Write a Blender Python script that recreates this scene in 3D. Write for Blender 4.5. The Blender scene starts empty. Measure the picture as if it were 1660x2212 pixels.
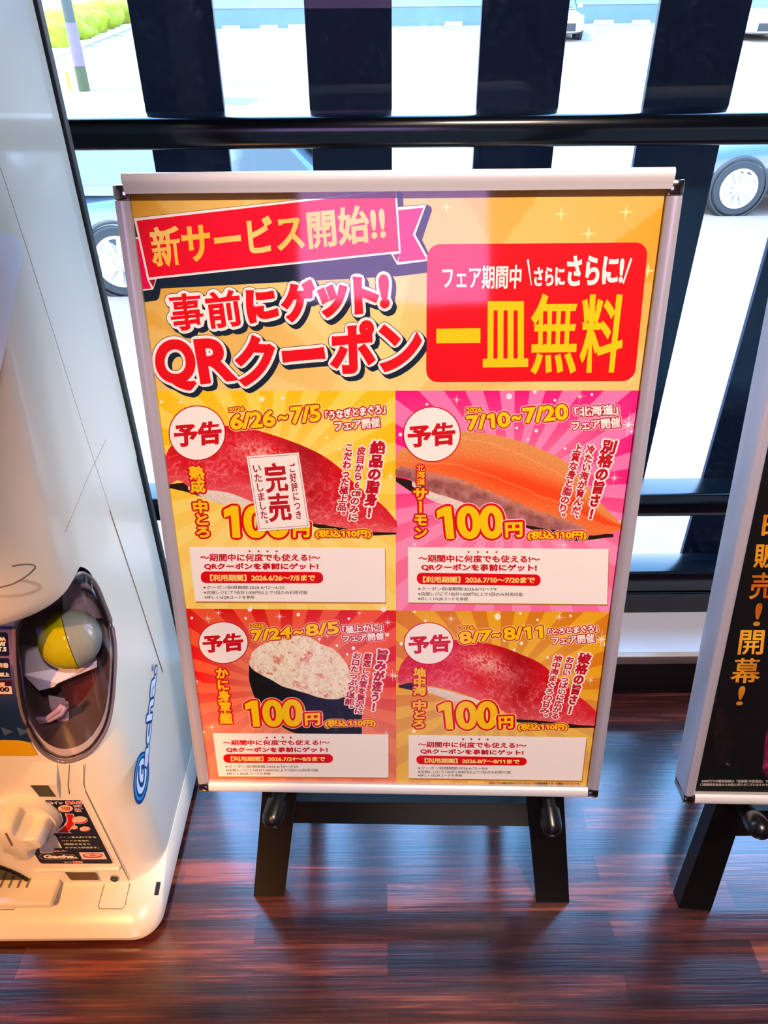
import bpy, bmesh, math, random
from mathutils import Vector, Matrix, noise
random.seed(7)
SC = bpy.context.scene
COL = SC.collection

# ------------------------------------------------------------------ camera, sky, sun, lamps, exposure
F, CX, CY, H = 1600.0, 830.0, 1106.0, 1.33           # 1660 x 2212 frame, camera height in metres
CR = Vector((0.99996014, -0.00540255, -0.00710894))   # camera right, down and forward in the world
CD = Vector((-0.00891986, -0.56868941, -0.82250397))
CF = Vector((0.00040084, 0.82253460, -0.56871493))
CAMP = Vector((0, 0, H))
cam = bpy.data.objects.new('camera', bpy.data.cameras.new('camera'))
COL.objects.link(cam)
cam.data.sensor_width = 36; cam.data.lens = 36 * F / 2212; cam.data.clip_start = 0.02; cam.data.clip_end = 300
cam.matrix_world = Matrix(((CR.x, -CD.x, -CF.x, 0), (CR.y, -CD.y, -CF.y, 0), (CR.z, -CD.z, -CF.z, H), (0, 0, 0, 1)))
SC.camera = cam
SC.view_settings.view_transform = 'Standard'
SC.view_settings.look = 'None'
SC.view_settings.exposure = 0.0
SC.view_settings.gamma = 1.0
SC.view_settings.use_curve_mapping = False
SC.cycles.max_bounces = 8; SC.cycles.transparent_max_bounces = 12
SC.cycles.caustics_reflective = False; SC.cycles.caustics_refractive = False
SC.cycles.sample_clamp_indirect = 6.0

SKY_STRENGTH = 12.5
w = bpy.data.worlds.new('sky'); SC.world = w; w.use_nodes = True
nt = w.node_tree; nt.nodes.clear()
wo = nt.nodes.new('ShaderNodeOutputWorld'); bg = nt.nodes.new('ShaderNodeBackground')
tc = nt.nodes.new('ShaderNodeTexCoord'); sp = nt.nodes.new('ShaderNodeSeparateXYZ'); rp = nt.nodes.new('ShaderNodeValToRGB')
nt.links.new(tc.outputs['Generated'], sp.inputs[0]); nt.links.new(sp.outputs['Z'], rp.inputs[0])
rp.color_ramp.elements[0].position = 0.0; rp.color_ramp.elements[0].color = (0.80, 0.88, 1.0, 1)
rp.color_ramp.elements[1].position = 0.7; rp.color_ramp.elements[1].color = (0.22, 0.52, 1.0, 1)
nt.links.new(rp.outputs[0], bg.inputs[0]); bg.inputs[1].default_value = SKY_STRENGTH
nt.links.new(bg.outputs[0], wo.inputs[0])

def lamp(name, kind, loc, target, energy, color, size=0.5, size_y=None, spot=None):
    d = bpy.data.lights.new(name, kind); d.energy = energy; d.color = color
    if kind == 'AREA':
        d.size = size
        if size_y: d.shape = 'RECTANGLE'; d.size_y = size_y
    elif kind == 'SPOT':
        d.spot_size = math.radians(spot or 60); d.spot_blend = 0.45; d.shadow_soft_size = size
    elif kind == 'SUN':
        d.angle = math.radians(0.6)
    o = bpy.data.objects.new(name, d); COL.objects.link(o); o.location = loc
    o.rotation_euler = (Vector(target) - Vector(loc)).to_track_quat('-Z', 'Y').to_euler()
    return o
lamp('sun', 'SUN', (-20, 6, 30), (0, 9.5, 0), 7.0, (1.0, 0.95, 0.86))
lamp('ceiling_panel_lamp', 'AREA', (0.6, -1.6, 2.66), (0.6, -1.6, 0.0), 9, (1.0, 0.80, 0.64), 1.2, 0.6)
lamp('poster_downlight_lamp', 'SPOT', (0.50, -0.75, 2.64), (0.27, 0.80, 0.74), 360, (1.0, 0.80, 0.68), 0.05, None, 36)
lamp('machine_downlight_lamp', 'SPOT', (-1.05, -1.45, 2.64), (-0.68, 0.66, 0.34), 560, (1.0, 0.43, 0.10), 0.03, None, 19)
lamp('added_sill_lamp', 'SPOT', (0.85, 1.0, 2.64), (0.85, 1.16, 0.12), 110, (1.0, 0.92, 0.90), 0.04, None, 30)  # added lamp with no known source, brightens the sill

# ------------------------------------------------------------------ helpers
def ray(px, py):
    return (CR * (px - CX) + CD * (py - CY) + CF * F).normalized()
def on_z(px, py, z=0.0):
    d = ray(px, py); return CAMP + d * ((z - H) / d.z)
def on_y(px, py, y):
    d = ray(px, py); return CAMP + d * (y / d.y)
def on_x(px, py, x):
    d = ray(px, py); return CAMP + d * (x / d.x)
def lin(c):
    return tuple(((v / 255) / 12.92 if v / 255 <= 0.04045 else ((v / 255 + 0.055) / 1.055) ** 2.4) for v in c)

MATS = {}
def mat(name, rgb, rough=0.5, metal=0.0, spec=0.5, noise_amt=0.0, noise_scale=20, bump=0.0, coat=0.0):
    if name in MATS: return MATS[name]
    m = bpy.data.materials.new(name); m.use_nodes = True; t = m.node_tree; b = t.nodes['Principled BSDF']
    c = lin(rgb)
    b.inputs['Base Color'].default_value = (*c, 1); b.inputs['Roughness'].default_value = rough
    b.inputs['Metallic'].default_value = metal; b.inputs['Specular IOR Level'].default_value = spec
    b.inputs['Coat Weight'].default_value = coat
    if noise_amt or bump:
        co = t.nodes.new('ShaderNodeTexCoord'); n = t.nodes.new('ShaderNodeTexNoise')
        n.inputs['Scale'].default_value = noise_scale; n.inputs['Detail'].default_value = 4
        t.links.new(co.outputs['Object'], n.inputs['Vector'])
        if noise_amt:
            mx = t.nodes.new('ShaderNodeMix'); mx.data_type = 'RGBA'
            mx.inputs[6].default_value = (*[v * (1 - noise_amt) for v in c], 1)
            mx.inputs[7].default_value = (*[min(1, v * (1 + noise_amt)) for v in c], 1)
            t.links.new(n.outputs['Fac'], mx.inputs[0]); t.links.new(mx.outputs[2], b.inputs['Base Color'])
        if bump:
            bp = t.nodes.new('ShaderNodeBump'); bp.inputs['Strength'].default_value = bump; bp.inputs['Distance'].default_value = 0.002
            t.links.new(n.outputs['Fac'], bp.inputs['Height']); t.links.new(bp.outputs[0], b.inputs['Normal'])
    MATS[name] = m; return m

def clear_mat(name, tint=(1, 1, 1), rough=0.01, ior=1.45, dirt=0.0, bump=0.0):
    if name in MATS: return MATS[name]
    m = bpy.data.materials.new(name); m.use_nodes = True; t = m.node_tree; t.nodes.clear()
    out = t.nodes.new('ShaderNodeOutputMaterial'); tr = t.nodes.new('ShaderNodeBsdfTransparent'); gl = t.nodes.new('ShaderNodeBsdfGlossy')
    lw = t.nodes.new('ShaderNodeLayerWeight'); lw.inputs[0].default_value = 0.5; mx = t.nodes.new('ShaderNodeMixShader')
    f0 = ((ior - 1) / (ior + 1)) ** 2; pw = t.nodes.new('ShaderNodeMath'); pw.operation = 'POWER'; pw.inputs[1].default_value = 5.0
    fr = t.nodes.new('ShaderNodeMath'); fr.operation = 'MULTIPLY_ADD'; fr.inputs[1].default_value = 1 - f0; fr.inputs[2].default_value = f0
    t.links.new(lw.outputs['Facing'], pw.inputs[0]); t.links.new(pw.outputs[0], fr.inputs[0])
    tr.inputs[0].default_value = (*tint, 1); gl.inputs['Roughness'].default_value = rough
    t.links.new(fr.outputs[0], mx.inputs[0]); t.links.new(tr.outputs[0], mx.inputs[1]); t.links.new(gl.outputs[0], mx.inputs[2])
    last = mx
    co = t.nodes.new('ShaderNodeTexCoord')
    if bump:
        n = t.nodes.new('ShaderNodeTexNoise'); n.inputs['Scale'].default_value = 6; n.inputs['Detail'].default_value = 1
        bp = t.nodes.new('ShaderNodeBump'); bp.inputs['Strength'].default_value = bump; bp.inputs['Distance'].default_value = 0.01
        t.links.new(co.outputs['Object'], n.inputs['Vector']); t.links.new(n.outputs['Fac'], bp.inputs['Height'])
        t.links.new(bp.outputs[0], gl.inputs['Normal'])
    if dirt:
        n = t.nodes.new('ShaderNodeTexNoise'); n.inputs['Scale'].default_value = 90; n.inputs['Detail'].default_value = 3
        t.links.new(co.outputs['Object'], n.inputs['Vector'])
        mp = t.nodes.new('ShaderNodeMapRange'); mp.inputs[1].default_value = 0.55; mp.inputs[2].default_value = 0.9; mp.inputs[4].default_value = dirt
        t.links.new(n.outputs['Fac'], mp.inputs[0])
        df = t.nodes.new('ShaderNodeBsdfTranslucent'); df.inputs[0].default_value = (0.7, 0.72, 0.72, 1)
        m2 = t.nodes.new('ShaderNodeMixShader'); t.links.new(mp.outputs[0], m2.inputs[0]); t.links.new(mx.outputs[0], m2.inputs[1]); t.links.new(df.outputs[0], m2.inputs[2])
        last = m2
    t.links.new(last.outputs[0], out.inputs[0])
    MATS[name] = m; return m

def print_mat(name, rough=0.45, spec=0.3):
    """a printed sheet: the ink colours are stored per corner"""
    if name in MATS: return MATS[name]
    m = bpy.data.materials.new(name); m.use_nodes = True; t = m.node_tree; b = t.nodes['Principled BSDF']
    a = t.nodes.new('ShaderNodeVertexColor'); a.layer_name = 'ink'
    t.links.new(a.outputs[0], b.inputs['Base Color']); b.inputs['Roughness'].default_value = rough; b.inputs['Specular IOR Level'].default_value = spec
    MATS[name] = m; return m

def root_loc(p):
    while p.parent: p = p.parent
    return p.location.copy()

def obj(name, verts, faces, m, parent=None, smooth=False, bevel=0.0, mats=None, fmat=None, segs=2):
    """ONE mesh object from world coordinates; parts get coordinates relative to their thing's base"""
    off = root_loc(parent) if parent else Vector((0, 0, 0))
    me = bpy.data.meshes.new(name)
    me.from_pydata([tuple(Vector(v) - off) for v in verts], [], faces)
    for x in (mats or [m]): me.materials.append(x)
    if fmat:
        for p, i in zip(me.polygons, fmat): p.material_index = i
    o = bpy.data.objects.new(name, me); COL.objects.link(o)
    if parent: o.parent = parent
    bm = bmesh.new(); bm.from_mesh(me)
    if bevel:
        ed = [e for e in bm.edges if len(e.link_faces) == 2 and e.calc_face_angle(0) > 0.5]
        bmesh.ops.bevel(bm, geom=ed, offset=bevel, segments=segs, affect='EDGES', profile=0.5, clamp_overlap=True)
    bmesh.ops.recalc_face_normals(bm, faces=bm.faces[:]); bm.to_mesh(me); bm.free()
    if smooth:
        for p in me.polygons: p.use_smooth = True
        if smooth == 'auto': me.set_sharp_from_angle(angle=math.radians(35))
    return o

def tag(o, label, cat, group=None):
    o['label'] = label; o['category'] = cat
    if group: o['group'] = group
    return o
def thing(name, loc, label, cat, group=None):
    o = bpy.data.objects.new(name, None); COL.objects.link(o); o.location = loc; o.empty_display_size = 0.05
    return tag(o, label, cat, group)
def struct(o):
    o['kind'] = 'structure'; return o

class MB:
    """collects shapes for one mesh"""
    def __init__(s): s.v = []; s.f = []
    def add(s, v, f):
        n = len(s.v); s.v += [Vector(x) for x in v]; s.f += [tuple(i + n for i in q) for q in f]; return s
    def box(s, lo, hi, M=None):
        v = [Vector((x, y, z)) for x in (lo[0], hi[0]) for y in (lo[1], hi[1]) for z in (lo[2], hi[2])]
        if M: v = [M @ p for p in v]
        return s.add(v, [(0, 1, 3, 2), (4, 6, 7, 5), (0, 4, 5, 1), (2, 3, 7, 6), (0, 2, 6, 4), (1, 5, 7, 3)])
    def hexa(s, a, b):
        """solid between two quads a and b (4 points each, same order)"""
        return s.add(list(a) + list(b), [(3, 2, 1, 0), (4, 5, 6, 7), (0, 1, 5, 4), (1, 2, 6, 5), (2, 3, 7, 6), (3, 0, 4, 7)])
    def rings(s, R, cap=True, closed=False):
        n = len(R[0]); v = [p for r in R for p in r]; f = []
        m = len(R)
        for k in range(m if closed else m - 1):
            for i in range(n):
                j = (i + 1) % n; k2 = (k + 1) % m
                f.append((k * n + i, k * n + j, k2 * n + j, k2 * n + i))
        if cap and not closed: f += [tuple(range(n - 1, -1, -1)), tuple((m - 1) * n + i for i in range(n))]
        return s.add(v, f)
    def tube(s, pts, r, n=10, cap=True, closed=False):
        pts = [Vector(p) for p in pts]; rs = r if isinstance(r, (list, tuple)) else [r] * len(pts); R = []
        m = len(pts)
        for i, p in enumerate(pts):
            t = (pts[(i + 1) % m] - pts[i - 1]) if closed else (pts[min(i + 1, m - 1)] - pts[max(i - 1, 0)])
            t = t.normalized(); u = t.cross(Vector((0, 0, 1)));
            if u.length < 1e-3: u = t.cross(Vector((0, 1, 0)))
            u.normalize(); q = t.cross(u)
            R.append([p + (u * math.cos(a) + q * math.sin(a)) * rs[i] for a in [2 * math.pi * k / n for k in range(n)]])
        return s.rings(R, cap, closed)
    def lathe(s, prof, org, axis, n=32):
        """prof: (distance along axis, radius)"""
        axis = Vector(axis).normalized(); u = axis.orthogonal().normalized(); q = axis.cross(u); R = []
        for d, r in prof:
            R.append([Vector(org) + axis * d + (u * math.cos(a) + q * math.sin(a)) * max(r, 1e-5) for a in [2 * math.pi * k / n for k in range(n)]])
        return s.rings(R)
    def ball(s, c, r, nu=24, nv=14, scale=(1, 1, 1)):
        R = []
        for k in range(nv + 1):
            a = math.pi * k / nv
            R.append([Vector(c) + Vector((r * scale[0] * math.sin(a) * math.cos(b), r * scale[1] * math.sin(a) * math.sin(b), r * scale[2] * math.cos(a))) for b in [2 * math.pi * i / nu for i in range(nu)]])
        R[0] = [p + Vector((math.cos(i), math.sin(i), 0)) * 1e-5 for i, p in enumerate(R[0])]
        return s.rings(R)
    def build(s, name, m, parent=None, **k): return obj(name, s.v, s.f, m, parent, **k)

# ---- printing: flat ink shapes laid on a sheet -------------------------------------------------
GL = {}
def flag_ones(pts, pol):
    """the figure 1 of this face is a bare bar: give it the flag of the printed figures"""
    par = list(range(len(pts)))
    def find(a):
        while par[a] != a: a = par[a]
        return a
    for p in pol:
        for q in p[1:]: par[find(q)] = find(p[0])
    comp = {}
    for i in range(len(pts)): comp.setdefault(find(i), []).append(i)
    extra = []
    for r, ids in comp.items():
        if len(ids) != 4: continue
        x0, x1 = min(pts[i][0] for i in ids), max(pts[i][0] for i in ids); y0, y1 = min(pts[i][1] for i in ids), max(pts[i][1] for i in ids)
        if abs(x1 - x0 - .098) > .012 or abs(y1 - y0 - .682) > .01 or abs(y0) > .01: continue
        pol = [p for p in pol if find(p[0]) != r]; n = len(pts); sh = .055
        x0 += sh; x1 += sh
        pts = pts + [(x0, 0), (x1, 0), (x1, .682), (x0 + .01, .682), (x0 - .15, .60), (x0 - .15, .50), (x0, .565)]
        extra += [[n, n + 1, n + 2, n + 6], [n + 6, n + 2, n + 3], [n + 6, n + 3, n + 4, n + 5]]
    pol = pol + extra
    used = sorted({i for p in pol for i in p}); mp = {o: k for k, o in enumerate(used)}
    return [pts[i] for i in used], [[mp[i] for i in p] for p in pol]
def glyphs(t, vertical=False):
    """outline of a string: verts, faces, boundary edges, tight box"""
    key = (t, vertical)
    if key in GL: return GL[key]
    V = []; Fc = []; E = []
    items = [(t, 0)] if not vertical else [(c, i) for i, c in enumerate(t)]
    for s, i in items:
        if s in ' \u3000': continue
        cu = bpy.data.curves.new('lettering', 'FONT'); cu.body = s; cu.resolution_u = 8 if len(t) <= 4 else 4
        ob = bpy.data.objects.new('lettering', cu); COL.objects.link(ob)
        dg = bpy.context.evaluated_depsgraph_get(); dg.update()
        ev = ob.evaluated_get(dg); me = ev.to_mesh(); n = len(V)
        pts = [(v.co.x, v.co.y) for v in me.vertices]; pol = [list(p.vertices) for p in me.polygons]
        pts, pol = flag_ones(pts, pol)
        if vertical:
            x0 = min(p[0] for p in pts); x1 = max(p[0] for p in pts)
            if s == 'ー':
                pts = [(0.5 + (p[1] - 0.38) * 1.0, 0.38 - (p[0] - 0.5)) for p in pts]
            elif s in '。、': pts = [(p[0] + 0.55, p[1] + 0.5) for p in pts]
            elif ord(s) < 256: pts = [(p[0] + 0.5 - (x0 + x1) / 2, p[1]) for p in pts]
            pts = [(p[0], p[1] - i) for p in pts]
        V += pts
        cnt = {}
        for p in pol:
            Fc.append(tuple(q + n for q in p))
            vs = p
            for a in range(len(vs)):
                k = tuple(sorted((vs[a] + n, vs[(a + 1) % len(vs)] + n))); cnt[k] = cnt.get(k, 0) + 1
        for p in pol:
            vs = list(p); ar = sum(pts[vs[a]][0] * pts[vs[(a + 1) % len(vs)]][1] - pts[vs[(a + 1) % len(vs)]][0] * pts[vs[a]][1] for a in range(len(vs)))
            for a in range(len(vs)):
                k = (vs[a] + n, vs[(a + 1) % len(vs)] + n)
                if cnt[tuple(sorted(k))] == 1: E.append(k if ar > 0 else (k[1], k[0]))
        ev.to_mesh_clear(); bpy.data.objects.remove(ob); bpy.data.curves.remove(cu)
    xs = [p[0] for p in V]; ys = [p[1] for p in V]
    GL[key] = (V, Fc, E, (min(xs), max(xs), min(ys), max(ys))); return GL[key]

class Print:
    """px2uv maps a photograph pixel to sheet coordinates; place maps sheet coordinates (u, v, height) to the world"""
    STEP = 0.00003
    def __init__(s, px2uv, place):
        s.P = px2uv; s.place = place; s.v = []; s.f = []; s.c = []; s.lvl = 1
    def up(s): s.lvl += 1
    def face(s, uv, cols, jit=False):
        h = (s.lvl + (0.8 * random.random() if jit else 0.0)) * s.STEP
        n = len(s.v); s.v += [(p[0], p[1], h) for p in uv]; s.f.append(tuple(range(n, n + len(uv))))
        s.c += cols if isinstance(cols, list) else [cols] * len(uv)
    def poly(s, px, col, uv=False):
        pts = px if uv else [s.P(*p) for p in px]
        from mathutils.geometry import tessellate_polygon
        for t in tessellate_polygon([[Vector((p[0], p[1], 0)) for p in pts]]):
            s.face([pts[i] for i in t], lin(col))
        s.up()
    def stroke(s, pts, edges, r, col, dx=0, dy=0, nd=8):
        used = set()
        for a, b in edges:
            used.add(a); used.add(b)
            (x0, y0), (x1, y1) = pts[a], pts[b]; L = math.hypot(x1 - x0, y1 - y0)
            if L < 1e-9: continue
            nx, ny = -(y1 - y0) / L * r, (x1 - x0) / L * r
            s.face([(x0 + nx + dx, y0 + ny + dy), (x0 - nx + dx, y0 - ny + dy), (x1 - nx + dx, y1 - ny + dy), (x1 + nx + dx, y1 + ny + dy)], col, True)
        ang = [(math.cos(2 * math.pi * k / nd) * r, math.sin(2 * math.pi * k / nd) * r) for k in range(nd)]
        for a in used:
            x, y = pts[a]; s.face([(x + p[0] + dx, y + p[1] + dy) for p in ang], col, True)
    def line(s, px, wid, col, closed=False, uv=False):
        pts = px if uv else [s.P(*p) for p in px]
        n = len(pts); s.stroke(pts, [(i, (i + 1) % n) for i in range(n if closed else n - 1)], wid / 2, lin(col)); s.up()
    def disc(s, c, rx, ry, col, n=40, ring=None, ringcol=None, same=False):
        pts = [s.P(c[0] + rx * math.cos(2 * math.pi * k / n), c[1] + ry * math.sin(2 * math.pi * k / n)) for k in range(n)]
        s.face(pts, lin(col)); s.lvl += 0 if same else 1
        if ring: s.line(pts, ring, ringcol, True, True)
    def map_text(s, t, quad, inset, vertical):
        V, Fc, E, bb = glyphs(t, vertical)
        q = [Vector(s.P(*p)) for p in quad]
        if inset:
            c = [q[0] + (q[1] - q[0]).normalized() * inset + (q[3] - q[0]).normalized() * inset,
                 q[1] + (q[0] - q[1]).normalized() * inset + (q[2] - q[1]).normalized() * inset,
                 q[2] + (q[3] - q[2]).normalized() * inset + (q[1] - q[2]).normalized() * inset,
                 q[3] + (q[2] - q[3]).normalized() * inset + (q[0] - q[3]).normalized() * inset]
            q = c
        out = []
        for x, y in V:
            a = (x - bb[0]) / max(bb[1] - bb[0], 1e-6); b = (bb[3] - y) / max(bb[3] - bb[2], 1e-6)
            p = q[0] * (1 - a) * (1 - b) + q[1] * a * (1 - b) + q[2] * a * b + q[3] * (1 - a) * b
            out.append((p.x, p.y))
        return out, Fc, E
    def grow(s, pts, E, r, colf):
        """thicken a glyph outward with mitred corners"""
        inn, out = {}, {}
        for a, b in E: out[a] = b; inn[b] = a
        def nrm(a, b):
            dx, dy = pts[b][0] - pts[a][0], pts[b][1] - pts[a][1]; L = math.hypot(dx, dy) or 1e-9
            return (dy / L, -dx / L)
        off = {}
        for b in out:
            n1 = nrm(b, out[b]); n0 = nrm(inn[b], b) if b in inn else n1
            d = n0[0] * n1[0] + n0[1] * n1[1]; k = r / max(1 + d, .42)
            off[b] = (pts[b][0] + (n0[0] + n1[0]) * k, pts[b][1] + (n0[1] + n1[1]) * k)
        for a, b in E:
            if b not in off: continue
            s.face([pts[a], pts[b], off[b], off[a]], [colf(pts[a]), colf(pts[b]), colf(off[b]), colf(off[a])], True)
    def text(s, t, quad, col, bold=0.0, outs=(), vertical=False, drop=None, nd=8, grad=None):
        """outs: (radius, colour) from the widest in; drop: (radius, colour, dx, dy, steps)"""
        pts, Fc, E = s.map_text(t, quad, bold, vertical)
        if drop:
            r, c, dx, dy, n = drop
            for k in range(n + 1): s.stroke(pts, E, r, lin(c), dx * k / n, dy * k / n, nd)
            s.up()
        for r, c in outs:
            s.stroke(pts, E, r + bold, lin(c), 0, 0, nd); s.up()
        cf = (lambda p: lin(col)) if not grad else (lambda p: grad(*p))
        for f in Fc: s.face([pts[i] for i in f], [cf(pts[i]) for i in f])
        if bold: s.grow(pts, E, bold, cf)
        s.up()
    def rrect(s, quad, r, col):
        q = [Vector(s.P(*p)) for p in quad]; pts = []
        for i in range(4):
            a = q[i]; d0 = (q[i - 1] - a).normalized(); d1 = (q[(i + 1) % 4] - a).normalized(); ce = a + (d0 + d1) * r
            for k in range(7):
                t = k / 6 * math.pi / 2
                pts.append(tuple(ce - d1 * r * math.cos(t) - d0 * r * math.sin(t)))
        s.poly(pts, col, True)
    def grid(s, fn, nu, nv, colf):
        """fn(a,b)->uv, colf(a,b)->linear rgb or None"""
        for i in range(nu):
            for j in range(nv):
                ab = [(i / nu, j / nv), ((i + 1) / nu, j / nv), ((i + 1) / nu, (j + 1) / nv), (i / nu, (j + 1) / nv)]
                cs = [colf(*q) for q in ab]
                if any(c is None for c in cs): continue
                s.face([fn(*q) for q in ab], cs)
        s.up()
    def build(s, name, m, parent):
        o = obj_raw(name, [s.place(*v) for v in s.v], s.f, m, parent)
        a = o.data.color_attributes.new('ink', 'FLOAT_COLOR', 'POINT')
        a.data.foreach_set('color', [x for c in s.c for x in (c[0], c[1], c[2], 1.0)])
        return o
def obj_raw(name, verts, faces, m, parent):
    off = root_loc(parent); me = bpy.data.meshes.new(name)
    me.from_pydata([tuple(Vector(v) - off) for v in verts], [], faces); me.materials.append(m)
    o = bpy.data.objects.new(name, me); COL.objects.link(o); o.parent = parent
    return o

def Z(x0, y0, k):
    return lambda *pts: [(x0 + p[0] / k, y0 + p[1] / k) for p in pts]
zA = Z(220, 360, 3.952); zB = Z(600, 360, 3.952); zC = Z(300, 560, 2.554); zD = Z(900, 500, 3.074); zE = Z(330, 840, 3.132)
zF = Z(840, 840, 2.964); zG = Z(380, 1160, 3.458); zH = Z(850, 1160, 3.32); zI = Z(400, 1310, 3.532); zJ = Z(850, 1310, 3.458)
zK = Z(420, 1560, 3.689); zL = Z(850, 1560, 3.532)

# ------------------------------------------------------------------ materials of the room
def wood_floor():
    m = bpy.data.materials.new('wood_floor'); m.use_nodes = True; t = m.node_tree; b = t.nodes['Principled BSDF']; N = t.nodes.new; L = t.links.new
    co = N('ShaderNodeTexCoord'); br = N('ShaderNodeTexBrick'); br.offset = 0.37; br.inputs['Scale'].default_value = 1.0
    br.inputs['Brick Width'].default_value = 0.62; br.inputs['Row Height'].default_value = 0.052; br.inputs['Mortar Size'].default_value = 0.0006
    br.inputs['Color1'].default_value = (0.0, 0.0, 0.0, 1); br.inputs['Color2'].default_value = (1, 1, 1, 1); br.inputs['Mortar'].default_value = (0.15, 0.15, 0.15, 1)
    L(co.outputs['Object'], br.inputs['Vector'])
    mp = N('ShaderNodeMapping'); mp.inputs['Scale'].default_value = (2.2, 46, 1); L(co.outputs['Object'], mp.inputs[0])
    n1 = N('ShaderNodeTexNoise'); n1.inputs['Scale'].default_value = 1.0; n1.inputs['Detail'].default_value = 6; n1.inputs['Roughness'].default_value = 0.62; n1.inputs['Distortion'].default_value = 0.5
    L(mp.outputs[0], n1.inputs['Vector'])
    mp2 = N('ShaderNodeMapping'); mp2.inputs['Scale'].default_value = (6, 260, 1); L(co.outputs['Object'], mp2.inputs[0])
    n2 = N('ShaderNodeTexNoise'); n2.inputs['Scale'].default_value = 1.0; n2.inputs['Detail'].default_value = 4; L(mp2.outputs[0], n2.inputs['Vector'])
    def mth(op, a, bb):
        x = N('ShaderNodeMath'); x.operation = op
        for i, q in enumerate((a, bb)):
            if isinstance(q, (int, float)): x.inputs[i].default_value = q
            else: L(q, x.inputs[i])
        return x.outputs[0]
    s = mth('ADD', mth('MULTIPLY', br.outputs['Color'], 0.26), mth('ADD', mth('MULTIPLY', n1.outputs['Fac'], 0.95), mth('MULTIPLY', n2.outputs['Fac'], 0.45)))
    rp = N('ShaderNodeValToRGB'); e = rp.color_ramp.elements
    e[0].position = 0.55; e[0].color = (0.010, 0.004, 0.005, 1); e[1].position = 1.15; e[1].color = (0.26, 0.062, 0.03, 1)
    x = e.new(0.74); x.color = (0.036, 0.009, 0.009, 1); x = e.new(0.92); x.color = (0.11, 0.024, 0.018, 1)
    L(s, rp.inputs[0]); L(rp.outputs[0], b.inputs['Base Color'])
    b.inputs['Roughness'].default_value = 0.21; b.inputs['Specular IOR Level'].default_value = 1.0; b.inputs['Coat Weight'].default_value = 0.4; b.inputs['Coat Roughness'].default_value = 0.13
    bp = N('ShaderNodeBump'); bp.inputs['Strength'].default_value = 0.25; bp.inputs['Distance'].default_value = 0.001
    L(n2.outputs['Fac'], bp.inputs['Height']); L(bp.outputs[0], b.inputs['Normal'])
    return m
def wood(name, c0, c1, rough=0.45, sc=(3, 60, 60)):
    m = bpy.data.materials.new(name); m.use_nodes = True; t = m.node_tree; b = t.nodes['Principled BSDF']
    co = t.nodes.new('ShaderNodeTexCoord'); mp = t.nodes.new('ShaderNodeMapping'); mp.inputs['Scale'].default_value = sc
    n = t.nodes.new('ShaderNodeTexNoise'); n.inputs['Scale'].default_value = 1; n.inputs['Detail'].default_value = 5
    rp = t.nodes.new('ShaderNodeValToRGB'); rp.color_ramp.elements[0].position = 0.3; rp.color_ramp.elements[1].position = 0.7
    rp.color_ramp.elements[0].color = (*lin(c0), 1); rp.color_ramp.elements[1].color = (*lin(c1), 1)
    t.links.new(co.outputs['Object'], mp.inputs[0]); t.links.new(mp.outputs[0], n.inputs['Vector']); t.links.new(n.outputs['Fac'], rp.inputs[0]); t.links.new(rp.outputs[0], b.inputs['Base Color'])
    b.inputs['Roughness'].default_value = rough
    return m
M_plaster = mat('plaster', (225, 220, 210), 0.9, noise_amt=0.04)
M_black = mat('black_aluminium', (9, 16, 24), 0.16, 0.0, 0.6)
M_slat = mat('navy_louvre_paint', (4, 38, 66), 0.5, 0.0, 0.35, noise_amt=0.06, noise_scale=3)
M_glass = clear_mat('window_glass', (0.97, 0.99, 1.0), 0.0, 1.22, dirt=0.012)
M_glass2 = clear_mat('reflection_tint_glass', (0.62, 0.46, 0.66), 0.0, 1.45)  # purple tint added to dim and colour the unseen back window's reflection

# ------------------------------------------------------------------ the room
WY = 1.31                                            # inner face of the window frame
SILL_Z = 0.127
RX0, RX1, RY0 = -2.2, 3.0, -4.0
def plain(name, lo, hi, m, **k): return struct(MB().box(lo, hi).build(name, m, **k))
plain('floor', (RX0, RY0, -0.05), (RX1, 1.20, 0.0), wood_floor())
M_dim = mat('brown_ceiling_paint', (104, 86, 70), 0.9, noise_amt=0.04)
plain('ceiling', (RX0, RY0, 2.7), (RX1, 1.46, 2.78), M_dim)
plain('wall_left', (RX0 - 0.1, RY0, -0.05), (RX0, 1.46, 2.7), M_plaster)
plain('wall_right', (RX1, RY0, -0.05), (RX1 + 0.1, 1.46, 2.7), M_plaster)
# back wall with its own window opening
bx0, bx1, bz0, bz1 = -0.98, 0.42, 1.28, 2.30
b = MB(); b.box((RX0, RY0 - 0.1, -0.05), (bx0, RY0, 2.7)); b.box((bx1, RY0 - 0.1, -0.05), (RX1, RY0, 2.7))
b.box((bx0, RY0 - 0.1, -0.05), (bx1, RY0, bz0)); b.box((bx0, RY0 - 0.1, bz1), (bx1, RY0, 2.7))
struct(b.build('wall_back', mat('back_wall_paint', (120, 92, 70), 0.8, noise_amt=0.05)))
plain('window_2', (bx0 - 0.01, RY0 - 0.06, bz0 - 0.01), (bx1 + 0.01, RY0 - 0.055, bz1 + 0.01), M_glass2)
# low wall under the window, dark wood, and the wooden sill
plain('wall_front', (RX0, 1.182, -0.05), (RX1, 1.46, 0.103), wood('dark_wood_panel', (26, 17, 16), (44, 30, 27), 0.5))
plain('trim_1', (RX0, 1.180, 0.104), (RX1, 1.325, SILL_Z), mat('pale_lit_sill_top', (236, 226, 228), 0.25, noise_amt=0.03, noise_scale=12), bevel=0.001)  # pale colour stands in for window light on the wooden sill top
plain('trim_6', (RX0, 1.166, 0.103), (RX1, 1.180, SILL_Z), wood('sill_wood', (186, 142, 118), (216, 178, 152), 0.22), bevel=0.0015)
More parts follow.
